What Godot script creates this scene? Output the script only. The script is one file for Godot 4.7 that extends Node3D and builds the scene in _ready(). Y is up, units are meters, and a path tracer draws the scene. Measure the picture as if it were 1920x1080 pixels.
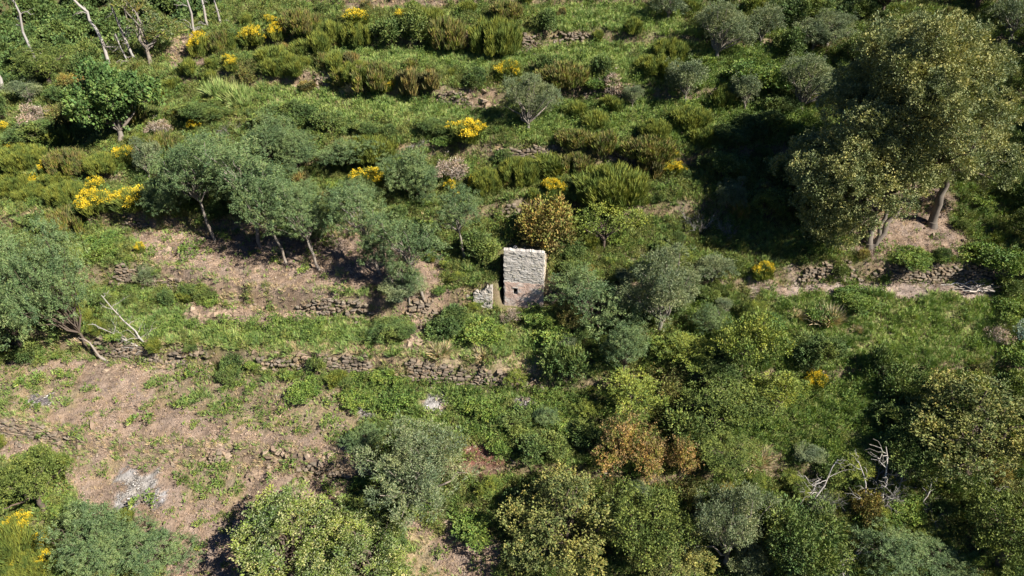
extends Node3D
# An abandoned terraced hillside with a ruined stone hut, seen from the air. Metres, y up; the hut's door step is near the origin.

const SITES_OAK := [
	[-51.77, -22.54, 6.55, 4.62, 0, "dense olive-green oak below left of the white bent snag"],
	[-41.81, 14.61, 3.88, 3.83, 0, "second nearest dense olive-green oak left of the white ash patch"],
	[-38.53, 15.33, 5.56, 6.53, 0, "nearest dense olive-green oak left of the white ash patch"],
	[54.73, -19.35, 5.43, 8.43, 0, "dense olive-green oak downhill of the top right corner"],
	[36.12, 12.7, 9.82, 8.03, 0, "dark spreading oak right of the fallen grey branches"],
	[36.61, 18.57, 7.46, 7.54, 0, "nearest dense olive-green oak uphill of the bottom right corner"],
	[47.63, -4.55, 3.8, 4.14, 0, "nearest dense olive-green oak up-slope right of the grey branch pile"],
	[3.15, 18.38, 8.51, 7.54, 0, "dark spreading oak below right of the reddish soil patch"],
	[8.84, 18.57, 7.46, 7.82, 0, "nearest dense olive-green oak downhill of the withered orange bush"],
	[17.01, 8.94, 8.15, 3.37, 0, "second nearest dense olive-green oak right of the withered orange bush"],
	[11.1, 18.79, 6.2, 4.56, 0, "second nearest dense olive-green oak downhill of the withered orange bush"],
	[41.52, -30.68, 6.18, 5.77, 0, "dark spreading oak left of the top right corner"],
	[56.85, -13.05, 7.36, 10.27, 0, "olive oak with mottled crown below right of the top right corner"],
	[54.74, -7.1, 7.79, 7.36, 0, "second nearest dense olive-green oak up-slope right of the grey branch pile"],
	[59.9, -23.94, 7.66, 8.81, 0, "dark spreading oak right of the top right corner"],
	[53.22, -32.12, 8.74, 5.36, 0, "olive oak with mottled crown up-slope left of the top right corner"],
	[52.16, -2.56, 6.97, 6.04, 0, "dense olive-green oak right of the grey branch pile"],
	[16.18, 12.85, 5.87, 2.95, 0, "nearest dense olive-green oak right of the withered orange bush"],
	[21.04, 18.71, 5.79, 3.65, 0, "olive oak with mottled crown below left of the fallen grey branches"],
	[39.85, 14.53, 4.31, 2.31, 0, "second nearest dense olive-green oak uphill of the bottom right corner"],
]
const SITES_TALLGREY := [
	[-41.36, -24.95, 6.07, 8.35, 0, "tall grey-brown tree on the crest up-slope left of the sandy crest bank"],
]
const SITES_FIG := [
	[-41.48, -15.11, 8.11, 8.66, 0, "large fresh-green leafy tree up-slope right of the fresh-green leafy tree"],
]
const SITES_LAUREL := [
	[-17.94, 19.44, 8.62, 6.92, 0, "bright yellow-green broadleaf tree left of the bright bottom tree"],
	[-12.08, 19.48, 8.42, 5.89, 0, "bright yellow-green broadleaf tree right of the bright bottom tree"],
]
const SITES_OLIVE := [
	[-52.53, -19.76, 3.55, 2.72, 0, "pale olive tree left of the fresh-green leafy tree"],
	[-37.63, -11.76, 3.08, 4.9, 0, "silvery grey-green olive tree below right of the fresh-green leafy tree"],
	[0.59, -16.11, 6.15, 5.89, 0, "pale olive tree right of the bare earth bank"],
	[17.5, -20.18, 4.43, 5.18, 0, "second nearest silvery grey-green olive tree left of the leaning olive"],
	[21.75, -25.41, 6.97, 6.15, 0, "second nearest silvery grey-green olive tree up-slope left of the leaning olive"],
	[26.91, -27.25, 4.65, 4.91, 0, "nearest silvery grey-green olive tree up-slope left of the leaning olive"],
	[23.8, -19.35, 3.54, 4.37, 0, "nearest silvery grey-green olive tree left of the leaning olive"],
	[32.63, -26.77, 4.82, 3.82, 0, "nearest silvery grey-green olive tree uphill of the leaning olive"],
	[29.71, -18.99, 6.95, 6.23, 0, "pale olive tree below right of the leaning olive"],
	[-8.58, 14.87, 8.25, 8.07, 0, "silvery grey-green olive tree downhill of the large lower olive"],
	[12.15, 2.33, 7.3, 8.12, 0, "nearest silvery grey-green olive tree right of the ruined hut"],
	[17.4, -1.49, 4.31, 2.93, 0, "silvery grey-green olive tree left of the pale path"],
	[11.76, -19.56, 2.29, 2.71, 0, "pale olive tree up-slope right of the middle dry-stone wall"],
	[20.49, -8.5, 3.26, 3.42, 0, "silvery grey-green olive tree below left of the leaning olive"],
	[15.5, 18.4, 6.64, 7.97, 0, "pale olive tree below right of the withered orange bush"],
	[-11.31, 0.56, 4.2, 1.6, 0, "silvery grey-green olive tree left of the broken wall stub"],
	[16.77, -30.47, 4.93, 3.98, 0, "third nearest silvery grey-green olive tree up-slope left of the leaning olive"],
	[-34.66, -1.8, 2.49, 2.39, 0, "silvery grey-green olive tree uphill of the leaning bare trunks"],
	[55.2, -27.41, 5.13, 4.74, 0, "silvery grey-green olive tree downhill of the top right corner"],
	[13.65, 0.76, 3.66, 3.46, 0, "second nearest silvery grey-green olive tree right of the ruined hut"],
	[17.02, 19.16, 3.3, 3.59, 0, "silvery grey-green olive tree below left of the fallen grey branches"],
	[34.54, -27.32, 6.04, 3.73, 0, "second nearest silvery grey-green olive tree uphill of the leaning olive"],
]
const SITES_MIMOSA := [
	[-31.29, -9.64, 6.36, 6.42, 0, "second nearest feathery blue-green acacia below right of the fresh-green leafy tree"],
	[-25.46, -7.62, 7.03, 6.13, 0, "nearest feathery blue-green acacia up-slope left of the leaning acacia trunks"],
	[-22.69, -12.5, 4.62, 4.93, 0, "fourth nearest feathery blue-green acacia uphill of the leaning acacia trunks"],
	[-34.29, -7.2, 4.67, 4.07, 0, "fourth nearest feathery blue-green acacia below right of the fresh-green leafy tree"],
	[-20.4, -5.13, 3.83, 3.04, 0, "nearest feathery blue-green acacia uphill of the leaning acacia trunks"],
	[-9.83, -9.53, 3.7, 3.81, 0, "nearest feathery blue-green acacia left of the middle dry-stone wall"],
	[-25.7, -12.84, 5.83, 6.01, 0, "sixth nearest feathery blue-green acacia uphill of the leaning acacia trunks"],
	[-33.51, -8.3, 4.18, 5.36, 0, "nearest feathery blue-green acacia below right of the fresh-green leafy tree"],
	[-47.75, 4.69, 5.65, 6.1, 0, "third nearest feathery blue-green acacia left of the leaning bare trunks"],
	[-44.12, 4.38, 10.16, 14.25, 3, "second nearest feathery blue-green acacia left of the leaning bare trunks"],
	[-38.77, 3.85, 8.15, 12.64, 6, "soft blue-green acacia tree up-slope left of the leaning bare trunks"],
	[-46.14, 4.07, 6.64, 6.37, 0, "nearest feathery blue-green acacia left of the leaning bare trunks"],
	[-11.36, -9.45, 5.39, 5.23, 0, "third nearest feathery blue-green acacia left of the middle dry-stone wall"],
	[5.99, 2.25, 7.16, 6.39, 0, "feathery blue-green acacia right of the ruined hut"],
	[8.59, 6.28, 4.8, 5.36, 0, "soft blue-green acacia tree uphill of the withered orange bush"],
	[-33.97, 18.34, 6.1, 5.45, 0, "feathery blue-green acacia below left of the white ash patch"],
	[-31.99, 18.85, 7.64, 2.44, 0, "second nearest feathery blue-green acacia downhill of the white ash patch"],
	[-28.83, 18.68, 5.96, 3, 0, "nearest feathery blue-green acacia downhill of the white ash patch"],
	[-13.37, 11.83, 3.68, 2.44, 0, "soft blue-green acacia tree left of the large lower olive"],
	[27.32, 18.44, 6.39, 4.02, 0, "feathery blue-green acacia downhill of the fallen grey branches"],
	[-17.45, -12.96, 6.54, 3.15, 0, "second nearest feathery blue-green acacia up-slope right of the leaning acacia trunks"],
	[1.65, 9.29, 2.8, 1.77, 0, "feathery blue-green acacia up-slope right of the reddish soil patch"],
	[-4.68, 16.87, 2.53, 0.81, 0, "soft blue-green acacia tree downhill of the reddish soil patch"],
	[-31.29, -9.64, 6.36, 6.42, 0, "third nearest feathery blue-green acacia below right of the fresh-green leafy tree"],
	[-25.46, -7.62, 7.03, 6.13, 0, "second nearest feathery blue-green acacia up-slope left of the leaning acacia trunks"],
	[-22.69, -12.5, 4.62, 4.93, 0, "fifth nearest feathery blue-green acacia uphill of the leaning acacia trunks"],
	[-34.29, -7.2, 4.67, 4.07, 0, "fifth nearest feathery blue-green acacia below right of the fresh-green leafy tree"],
	[-20.4, -5.13, 3.83, 3.04, 0, "second nearest feathery blue-green acacia uphill of the leaning acacia trunks"],
	[-9.83, -9.53, 3.7, 3.81, 0, "second nearest feathery blue-green acacia left of the middle dry-stone wall"],
	[31.6, 18.97, 4.33, 3.02, 0, "feathery blue-green acacia left of the bottom right corner"],
	[-21.88, -8.73, 4.73, 2.99, 0, "third nearest feathery blue-green acacia uphill of the leaning acacia trunks"],
	[16.61, 2.65, 3.83, 3.33, 0, "feathery blue-green acacia left of the pale path"],
	[-15.8, -8.58, 4.2, 3.1, 0, "nearest feathery blue-green acacia up-slope right of the leaning acacia trunks"],
]
const SITES_SHRUB := [
	[-47.85, -23.97, 3.43, 3.67, 0, "dark green rounded shrub downhill of the white bent snag"],
	[-55.22, -18.49, 2.16, 3, 0, "third nearest dark green rounded shrub left of the fresh-green leafy tree"],
	[-50.13, -20.23, 2.35, 1.71, 0, "nearest dark green rounded shrub left of the fresh-green leafy tree"],
	[-50.33, -15.56, 5.99, 2.58, 0, "second nearest dark green rounded shrub left of the fresh-green leafy tree"],
	[-34.35, -17.93, 5.76, 2.19, 0, "dark green rounded shrub right of the fresh-green leafy tree"],
	[-33.27, -27.43, 3.13, 1.92, 0, "dull green leafy shrub up-slope right of the sandy crest bank"],
	[-26.67, -17.69, 4.06, 1.8, 0, "dark green rounded shrub below right of the sandy crest bank"],
	[-23.02, -17.79, 3.49, 1.72, 0, "third nearest dark green rounded shrub below left of the upper grass terrace"],
	[-20.22, -16.87, 3.36, 2.18, 0, "second nearest dark green rounded shrub below left of the upper grass terrace"],
	[-15.08, -27.46, 4.04, 2.82, 0, "dull green leafy shrub up-slope left of the upper grass terrace"],
	[-11.44, -27.48, 4.04, 4.11, 0, "dark green rounded shrub uphill of the upper grass terrace"],
	[2.57, -27.41, 2.52, 2.95, 0, "dull green leafy shrub up-slope right of the bare earth bank"],
	[-16.56, -15.85, 4.54, 1.73, 0, "nearest dark green rounded shrub below left of the upper grass terrace"],
	[-9.53, -16.05, 4.22, 1.72, 0, "dull green leafy shrub below left of the bare earth bank"],
	[24.78, -16.01, 5.11, 2.8, 0, "second nearest dark green rounded shrub below left of the leaning olive"],
	[27.54, -19.47, 4.69, 2.14, 0, "nearest dark green rounded shrub below left of the leaning olive"],
	[29.72, -25.68, 3.11, 3.46, 0, "nearest dark green rounded shrub uphill of the leaning olive"],
	[32.21, -30.25, 7.51, 3.52, 0, "second nearest dark green rounded shrub uphill of the leaning olive"],
	[38.42, -30.43, 5.06, 2.54, 0, "second nearest dark green rounded shrub up-slope right of the leaning olive"],
	[-30.91, -0.68, 1.58, 2.52, 0, "second nearest dark green rounded shrub up-slope left of the long grass terrace"],
	[-29.37, -0.7, 2.37, 1.65, 0, "nearest dark green rounded shrub up-slope left of the long grass terrace"],
	[-4.29, -3.05, 3.59, 2.95, 0, "dull green leafy shrub uphill of the broken wall stub"],
	[-6.99, 3.16, 3.42, 1.83, 0, "dark green rounded shrub below left of the broken wall stub"],
	[-11.68, 3.57, 4.35, 1.78, 0, "dull green leafy shrub up-slope left of the round ash patch"],
	[3.56, 6.38, 3.78, 3.32, 0, "dark green rounded shrub downhill of the ruined hut"],
	[25.55, 5.29, 4.76, 3.12, 0, "dull green leafy shrub below left of the pale path"],
	[30.8, 5.94, 2.66, 3.8, 0, "dark green rounded shrub downhill of the pale path"],
	[20.07, 18.41, 7.47, 6.3, 0, "dull green leafy shrub below left of the fallen grey branches"],
	[-25.57, 5.88, 1.91, 1.5, 0, "small dark green rounded shrub downhill of the long grass terrace"],
	[-0.83, 9.63, 3.24, 1.23, 0, "dull green leafy shrub up-slope right of the reddish soil patch"],
	[30.86, 9.72, 4.58, 2.77, 0, "nearest dark green rounded shrub uphill of the fallen grey branches"],
	[33.88, 11.32, 4.51, 5.15, 0, "second nearest dark green rounded shrub up-slope right of the fallen grey branches"],
	[17, 5.99, 4.64, 2.9, 0, "dark green rounded shrub up-slope right of the withered orange bush"],
	[12.61, 11.19, 3.54, 3.78, 0, "dull green leafy shrub right of the withered orange bush"],
	[32.07, 7.39, 3.77, 2.62, 0, "second nearest dark green rounded shrub uphill of the fallen grey branches"],
	[41.52, 7.47, 3.45, 3.33, 0, "dull green leafy shrub downhill of the grey branch pile"],
	[-46.73, -6.73, 3.22, 1.94, 0, "dark green rounded shrub up-slope left of the leaning bare trunks"],
	[21, -15.19, 4.52, 1.72, 0, "third nearest dark green rounded shrub below left of the leaning olive"],
	[27.09, -11.35, 4.83, 3.09, 0, "dark green rounded shrub downhill of the leaning olive"],
	[19.94, -11.96, 5.39, 3.01, 0, "fourth nearest dark green rounded shrub below left of the leaning olive"],
	[23.56, -8.09, 5.25, 3.42, 0, "dark green rounded shrub left of the big oak trunks"],
	[31.15, 12.71, 5.23, 3.54, 0, "nearest dark green rounded shrub up-slope right of the fallen grey branches"],
	[36.77, -24.45, 4.73, 3.72, 0, "nearest dark green rounded shrub up-slope right of the leaning olive"],
	[51.12, -12.72, 4.35, 4.99, 0, "dark green rounded shrub up-slope right of the big oak trunks"],
	[49.6, -8.94, 4.22, 4.84, 0, "dull green leafy shrub up-slope right of the grey branch pile"],
	[2.43, 11.52, 3.53, 1.97, 0, "second nearest dark green rounded shrub right of the reddish soil patch"],
	[0.44, 11.99, 3.07, 2.17, 0, "nearest dark green rounded shrub right of the reddish soil patch"],
	[4.65, 11.3, 2.65, 1.78, 0, "dark green rounded shrub left of the withered orange bush"],
]
const SITES_YELLOWTREE := [
	[18.87, 5.83, 6.69, 5.85, 0, "loose yellow-green small tree left of the pale path"],
	[20.87, 8.88, 4.98, 4.42, 0, "second nearest yellow-green leafy bush up-slope left of the fallen grey branches"],
	[7.58, -4.63, 7.21, 4.1, 0, "loose yellow-green small tree up-slope right of the ruined hut"],
	[8.67, 8.67, 5.91, 4.17, 0, "yellow-green leafy bush uphill of the withered orange bush"],
	[37.95, 8.68, 3.63, 3.82, 0, "loose yellow-green small tree up-slope right of the fallen grey branches"],
	[14.03, 5.49, 4.66, 3.2, 0, "yellow-green leafy bush up-slope right of the withered orange bush"],
	[17.54, 9.13, 4.74, 3.03, 0, "loose yellow-green small tree right of the withered orange bush"],
	[26.8, 13.09, 3.49, 1.64, 0, "nearest yellow-green leafy bush up-slope left of the fallen grey branches"],
	[40.91, 12.3, 3.5, 3.69, 0, "loose yellow-green small tree uphill of the bottom right corner"],
]
const SITES_BRAMBLE := [
	[-39.88, -4.12, 5.14, 1.92, 0, "low bright green bramble mound uphill of the leaning bare trunks"],
	[-8.3, -14.53, 2.57, 1.36, 0, "sprawling green bramble below left of the bare earth bank"],
	[4.73, -15.2, 2.86, 2.66, 0, "low bright green bramble mound up-slope right of the middle dry-stone wall"],
	[19.69, -24.74, 3.67, 3.24, 0, "second nearest low bright green bramble mound left of the leaning olive"],
	[24.78, -22.1, 7.66, 4.57, 0, "nearest low bright green bramble mound left of the leaning olive"],
	[29.2, -15.91, 4, 4.14, 0, "sprawling green bramble downhill of the leaning olive"],
	[2.2, -3.4, 1.6, 1.95, 0, "small low bright green bramble mound up-slope right of the ruined hut"],
	[-7.54, 0.2, 1.45, 1.26, 0, "small sprawling green bramble left of the broken wall stub"],
	[0.89, 1.25, 3.01, 1.05, 0, "low bright green bramble mound downhill of the ruined hut"],
	[-3.9, 3.05, 3.9, 1.67, 0, "sprawling green bramble downhill of the broken wall stub"],
	[44.03, -2.61, 6.71, 3.11, 0, "low bright green bramble mound up-slope right of the grey branch pile"],
	[44.55, 0.8, 4.63, 1.83, 0, "nearest low bright green bramble mound below right of the grey branch pile"],
	[30.63, -0.54, 4.78, 1.05, 0, "nearest low bright green bramble mound left of the pale path"],
	[26.65, 1.03, 3.01, 1.46, 0, "second nearest low bright green bramble mound left of the pale path"],
	[-4.14, 16.07, 3.7, 4.59, 0, "low bright green bramble mound downhill of the reddish soil patch"],
	[30.19, 15.27, 4.37, 2.95, 0, "sprawling green bramble below right of the fallen grey branches"],
	[-15.19, 6.57, 1.48, 1.89, 0, "fourth nearest low bright green bramble mound left of the round ash patch"],
	[-13.95, 5.81, 1.96, 0.78, 0, "second nearest low bright green bramble mound left of the round ash patch"],
	[-14.34, 7.67, 2.84, 1.21, 0, "third nearest low bright green bramble mound left of the round ash patch"],
	[-11.16, 7.9, 3.66, 1.16, 0, "nearest low bright green bramble mound left of the round ash patch"],
	[-3.14, 8.74, 3.18, 1.63, 0, "low bright green bramble mound right of the round ash patch"],
	[12.59, 4.06, 3.78, 2.71, 0, "sprawling green bramble uphill of the withered orange bush"],
	[21.6, 1.72, 3.86, 2.2, 0, "third nearest low bright green bramble mound left of the pale path"],
	[-19.2, 7.64, 3.21, 2.24, 0, "sprawling green bramble below right of the long grass terrace"],
	[-10.2, -7.14, 3.64, 1.45, 0, "low bright green bramble mound up-slope left of the broken wall stub"],
	[36.13, -2.66, 4.96, 1.09, 0, "sprawling green bramble left of the wall below the oaks"],
	[43.04, 4.92, 3.98, 2.61, 0, "second nearest low bright green bramble mound below right of the grey branch pile"],
	[2.7, 3.28, 3.8, 1.58, 0, "low bright green bramble mound below right of the ruined hut"],
	[7.8, -21.1, 2.87, 1.72, 0, "sprawling green bramble right of the bare earth bank"],
	[-2.21, 11.21, 3.1, 0.98, 0, "low bright green bramble mound up-slope right of the reddish soil patch"],
	[4.03, 10.4, 3.12, 1, 0, "sprawling green bramble left of the withered orange bush"],
]
const SITES_BROOM := [
	[-39.84, 18.04, 3.33, 2.91, 0, "green upright broom bush left of the white ash patch"],
	[-37.99, 19.08, 3.71, 1.98, 0, "dense green broom below left of the white ash patch"],
	[-47.76, -15.68, 3.44, 1.6, 0, "green upright broom bush left of the fresh-green leafy tree"],
	[-50.5, -12.78, 5.2, 1.98, 0, "third nearest green upright broom bush below left of the fresh-green leafy tree"],
	[-42.01, -12.15, 3.82, 1.65, 0, "green upright broom bush downhill of the fresh-green leafy tree"],
	[-50.72, -10.65, 4.01, 1.96, 0, "fifth nearest green upright broom bush below left of the fresh-green leafy tree"],
	[-48.5, -9.79, 3.82, 1.56, 0, "fourth nearest green upright broom bush below left of the fresh-green leafy tree"],
	[-46.36, -11.27, 3.49, 1.45, 0, "nearest green upright broom bush below left of the fresh-green leafy tree"],
	[-44.68, -8.78, 3.51, 2.16, 0, "second nearest green upright broom bush below left of the fresh-green leafy tree"],
	[-32.31, -26.58, 1.86, 2.02, 0, "second nearest green upright broom bush right of the sandy crest bank"],
	[-27.73, -24.26, 3.3, 1.94, 0, "third nearest green upright broom bush right of the sandy crest bank"],
	[-22.73, -25.89, 3.35, 2.59, 0, "fourth nearest green upright broom bush left of the upper grass terrace"],
	[-27.15, -22.56, 2.39, 1.93, 0, "fourth nearest green upright broom bush right of the sandy crest bank"],
	[-24.7, -22.6, 2.56, 1.79, 0, "fifth nearest green upright broom bush right of the sandy crest bank"],
	[-21.11, -27.4, 2.84, 2.31, 0, "third nearest green upright broom bush left of the upper grass terrace"],
	[-20.24, -22.87, 2.44, 2.17, 0, "second nearest green upright broom bush left of the upper grass terrace"],
	[-33.98, -23.47, 1.58, 1.26, 0, "nearest green upright broom bush right of the sandy crest bank"],
	[-24.78, -25.81, 2.21, 1.66, 0, "fifth nearest green upright broom bush left of the upper grass terrace"],
	[-18.56, -27.4, 3.75, 3.4, 0, "green upright broom bush up-slope left of the upper grass terrace"],
	[-3, -26.75, 5.84, 3.84, 0, "dense green broom uphill of the bare earth bank"],
	[-17.83, -22.06, 3.59, 2.07, 0, "nearest green upright broom bush left of the upper grass terrace"],
	[16.33, -25.09, 3.98, 2.74, 0, "third nearest green upright broom bush left of the leaning olive"],
	[14.71, -22.99, 4.78, 1.82, 0, "fourth nearest green upright broom bush left of the leaning olive"],
	[7.57, -16.41, 2.89, 1.94, 0, "nearest green upright broom bush right of the middle dry-stone wall"],
	[9.32, -18.77, 2.67, 1.75, 0, "second nearest green upright broom bush up-slope right of the middle dry-stone wall"],
	[13.55, -15.24, 3.41, 1.82, 0, "third nearest green upright broom bush right of the middle dry-stone wall"],
	[17.46, -17.24, 4.6, 1.88, 0, "second nearest green upright broom bush left of the leaning olive"],
	[5.6, -18.35, 2.66, 1.56, 0, "nearest green upright broom bush up-slope right of the middle dry-stone wall"],
	[-15.7, -14.03, 5.86, 2.23, 0, "green upright broom bush downhill of the upper grass terrace"],
	[-3.59, -10.16, 3.5, 3.41, 0, "dense green broom below left of the middle dry-stone wall"],
	[-0.38, -11.18, 4.12, 2.41, 0, "green upright broom bush downhill of the middle dry-stone wall"],
	[2.74, -12.17, 3.35, 1.79, 0, "dense green broom below right of the middle dry-stone wall"],
	[8.66, -9.05, 7.45, 3.22, 0, "second nearest green upright broom bush right of the middle dry-stone wall"],
	[21.29, -19.67, 2.4, 2.4, 0, "nearest green upright broom bush left of the leaning olive"],
	[18.38, -14.72, 2.74, 1.86, 0, "green upright broom bush below left of the leaning olive"],
	[8.52, -27.85, 1.64, 1.33, 0, "small dense green broom up-slope right of the bare earth bank"],
	[12.64, -27.94, 2.11, 1.72, 0, "green upright broom bush right of the bare earth bank"],
	[-38.36, -22.41, 2.63, 1.18, 0, "dense green broom below left of the sandy crest bank"],
]
const SITES_FLOWERBROOM := [
	[-47.4, -11.6, 1.77, 1.44, 0, "nearest yellow flowering broom below left of the fresh-green leafy tree"],
	[-49.29, -11.19, 1.88, 1.42, 0, "second nearest yellow flowering broom below left of the fresh-green leafy tree"],
	[-42.45, -10.41, 2.08, 1.48, 0, "second nearest yellow flowering broom downhill of the fresh-green leafy tree"],
	[-41.43, -7.53, 3.36, 1.92, 0, "fourth nearest yellow flowering broom downhill of the fresh-green leafy tree"],
	[-38, -8.02, 3.59, 1.89, 0, "third nearest yellow flowering broom downhill of the fresh-green leafy tree"],
	[-40.07, -12.78, 2.22, 1.96, 0, "nearest yellow flowering broom downhill of the fresh-green leafy tree"],
	[-34.21, -16.53, 1.34, 1.49, 0, "small yellow flowering broom right of the fresh-green leafy tree"],
	[-52.52, -14.42, 1.76, 0.98, 0, "nearest yellow flowering broom left of the fresh-green leafy tree"],
	[-51.75, -11.65, 1.72, 1.57, 0, "third nearest yellow flowering broom below left of the fresh-green leafy tree"],
	[-35.86, -25.89, 2.57, 2.73, 0, "nearest yellow flowering broom right of the sandy crest bank"],
	[-30.21, -26.95, 2.82, 2, 0, "third nearest yellow flowering broom right of the sandy crest bank"],
	[-31.72, -23.02, 1.92, 1.58, 0, "second nearest yellow flowering broom right of the sandy crest bank"],
	[-27.34, -27.19, 2.29, 1.69, 0, "fifth nearest yellow flowering broom right of the sandy crest bank"],
	[-28.67, -29.45, 1.71, 1.1, 0, "fourth nearest yellow flowering broom right of the sandy crest bank"],
	[-13.89, -30.15, 1.9, 0.97, 0, "small yellow flowering broom uphill of the upper grass terrace"],
	[-14.76, -21.37, 1.85, 1.2, 0, "small broom with bright yellow blossom below left of the upper grass terrace"],
	[-1.71, -22.13, 2.84, 1.75, 0, "yellow flowering broom up-slope right of the bare earth bank"],
	[15.84, -21.73, 1.79, 1.69, 0, "small broom with bright yellow blossom left of the leaning olive"],
	[-5.73, -14.88, 3.89, 1.79, 0, "yellow flowering broom downhill of the bare earth bank"],
	[-15.54, -10.94, 3.27, 2.18, 0, "broom with bright yellow blossom up-slope right of the leaning acacia trunks"],
	[-9.75, -11.29, 1.5, 1.49, 0, "second nearest yellow flowering broom left of the middle dry-stone wall"],
	[-7.26, -10.11, 1.27, 1.06, 0, "nearest yellow flowering broom left of the middle dry-stone wall"],
	[-4.52, -10.05, 1.64, 2.3, 0, "nearest yellow flowering broom below left of the middle dry-stone wall"],
	[0.39, -10.75, 1.39, 1.33, 0, "small broom with bright yellow blossom downhill of the middle dry-stone wall"],
	[3.03, -9.46, 2.37, 1.51, 0, "yellow flowering broom below right of the middle dry-stone wall"],
	[15.21, -12.48, 2.23, 1.26, 0, "second nearest yellow flowering broom right of the middle dry-stone wall"],
	[15.09, -13.27, 1.41, 0.84, 0, "nearest yellow flowering broom right of the middle dry-stone wall"],
	[27.06, -29.51, 1.47, 1.24, 0, "small broom with bright yellow blossom up-slope left of the leaning olive"],
	[-35.95, -3.58, 0.95, 0.99, 0, "small yellow flowering broom uphill of the leaning bare trunks"],
	[22.2, -2.03, 1.79, 1.61, 0, "small broom with bright yellow blossom left of the pale path"],
	[25.08, 6.69, 2.04, 1.38, 0, "yellow flowering broom below left of the pale path"],
	[-40.12, 16.37, 1.99, 1.44, 0, "second nearest yellow flowering broom left of the white ash patch"],
	[-38.06, 17.42, 1.68, 1.22, 0, "nearest yellow flowering broom left of the white ash patch"],
	[-37.18, 18.47, 1.66, 1.22, 0, "nearest yellow flowering broom below left of the white ash patch"],
	[-38.94, 19.3, 1.65, 1.63, 0, "second nearest yellow flowering broom below left of the white ash patch"],
	[-18.8, -28.92, 3.46, 1.44, 0, "broom with bright yellow blossom up-slope left of the upper grass terrace"],
	[-23.92, -12.52, 2.17, 1.33, 0, "yellow flowering broom uphill of the leaning acacia trunks"],
	[-31.09, -13.11, 1.36, 1.08, 0, "small broom with bright yellow blossom below right of the fresh-green leafy tree"],
	[-6.41, -8.96, 1.16, 0.9, 0, "second nearest yellow flowering broom below left of the middle dry-stone wall"],
	[-54.3, -16.84, 1.23, 1.28, 0, "second nearest yellow flowering broom left of the fresh-green leafy tree"],
]
const SITES_HEATHER := [
	[-44.03, -6.81, 4, 3.19, 0, "olive-brown spiky heather bush downhill of the fresh-green leafy tree"],
	[-24.89, -28.08, 4.35, 2.51, 0, "fourth nearest olive-brown spiky heather bush left of the upper grass terrace"],
	[-33.9, -25.91, 2.04, 2.05, 0, "olive-brown spiky heather bush right of the sandy crest bank"],
	[-8.28, -27.18, 4.95, 4.26, 0, "olive-brown spiky heather bush up-slope right of the upper grass terrace"],
	[-1.65, -29.63, 3.79, 1.99, 0, "olive-brown spiky heather bush uphill of the bare earth bank"],
	[4.65, -30.43, 1.05, 2.22, 0, "small olive-brown spiky heather bush up-slope right of the bare earth bank"],
	[-16.23, -21.7, 5.03, 2.72, 0, "nearest olive-brown spiky heather bush left of the upper grass terrace"],
	[-12.01, -20.97, 3, 2.83, 0, "olive-brown spiky heather bush downhill of the upper grass terrace"],
	[4.13, -21.24, 5.86, 2.3, 0, "olive-brown spiky heather bush right of the bare earth bank"],
	[5.22, -14.29, 3.92, 1.49, 0, "second nearest olive-brown spiky heather bush right of the middle dry-stone wall"],
	[8.15, -13.32, 3.35, 2.11, 0, "third nearest olive-brown spiky heather bush right of the middle dry-stone wall"],
	[12.49, -13.2, 5.52, 2.1, 0, "fourth nearest olive-brown spiky heather bush right of the middle dry-stone wall"],
	[5.18, -12.35, 3.9, 1.99, 0, "nearest olive-brown spiky heather bush right of the middle dry-stone wall"],
	[13.05, -12.39, 2.82, 2.48, 0, "fifth nearest olive-brown spiky heather bush right of the middle dry-stone wall"],
	[-45.8, -12.13, 3.77, 2.23, 0, "olive-brown spiky heather bush below left of the fresh-green leafy tree"],
	[-9.8, -20.85, 2.7, 1.97, 0, "olive-brown spiky heather bush below right of the upper grass terrace"],
	[-19.73, -22.09, 2.33, 1.81, 0, "second nearest olive-brown spiky heather bush left of the upper grass terrace"],
	[-23.25, -22.05, 2.33, 0.91, 0, "third nearest olive-brown spiky heather bush left of the upper grass terrace"],
]
const SITES_RUSTHEATHER := [
	[-48.06, -17.79, 3.39, 2.26, 0, "nearest rust-tinged brownish bush left of the fresh-green leafy tree"],
	[-48.93, -21.56, 2.67, 1.94, 0, "second nearest rust-tinged brownish bush left of the fresh-green leafy tree"],
	[-29.66, -22.51, 2.63, 2.63, 0, "rust-tinged brownish bush right of the sandy crest bank"],
	[2.19, -4.44, 5.76, 5, 0, "rust-tinged brownish bush uphill of the ruined hut"],
	[12.4, 6.52, 4.27, 2.4, 0, "rust-tinged brownish bush uphill of the withered orange bush"],
	[27.08, 15.53, 2.56, 2.41, 0, "rust-tinged brownish bush downhill of the fallen grey branches"],
]
const SITES_RUSTDRAPE := [
	[7.28, 12.75, 4.57, 9.63, 0, "withered orange-brown hanging bush up-slope left of the withered orange bush"],
	[9.95, 13.19, 3.9, 8.76, 0, "withered orange-brown hanging bush up-slope right of the withered orange bush"],
	[12.42, 13.22, 3.25, 7.23, 0, "withered orange-brown hanging bush right of the withered orange bush"],
]
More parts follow.
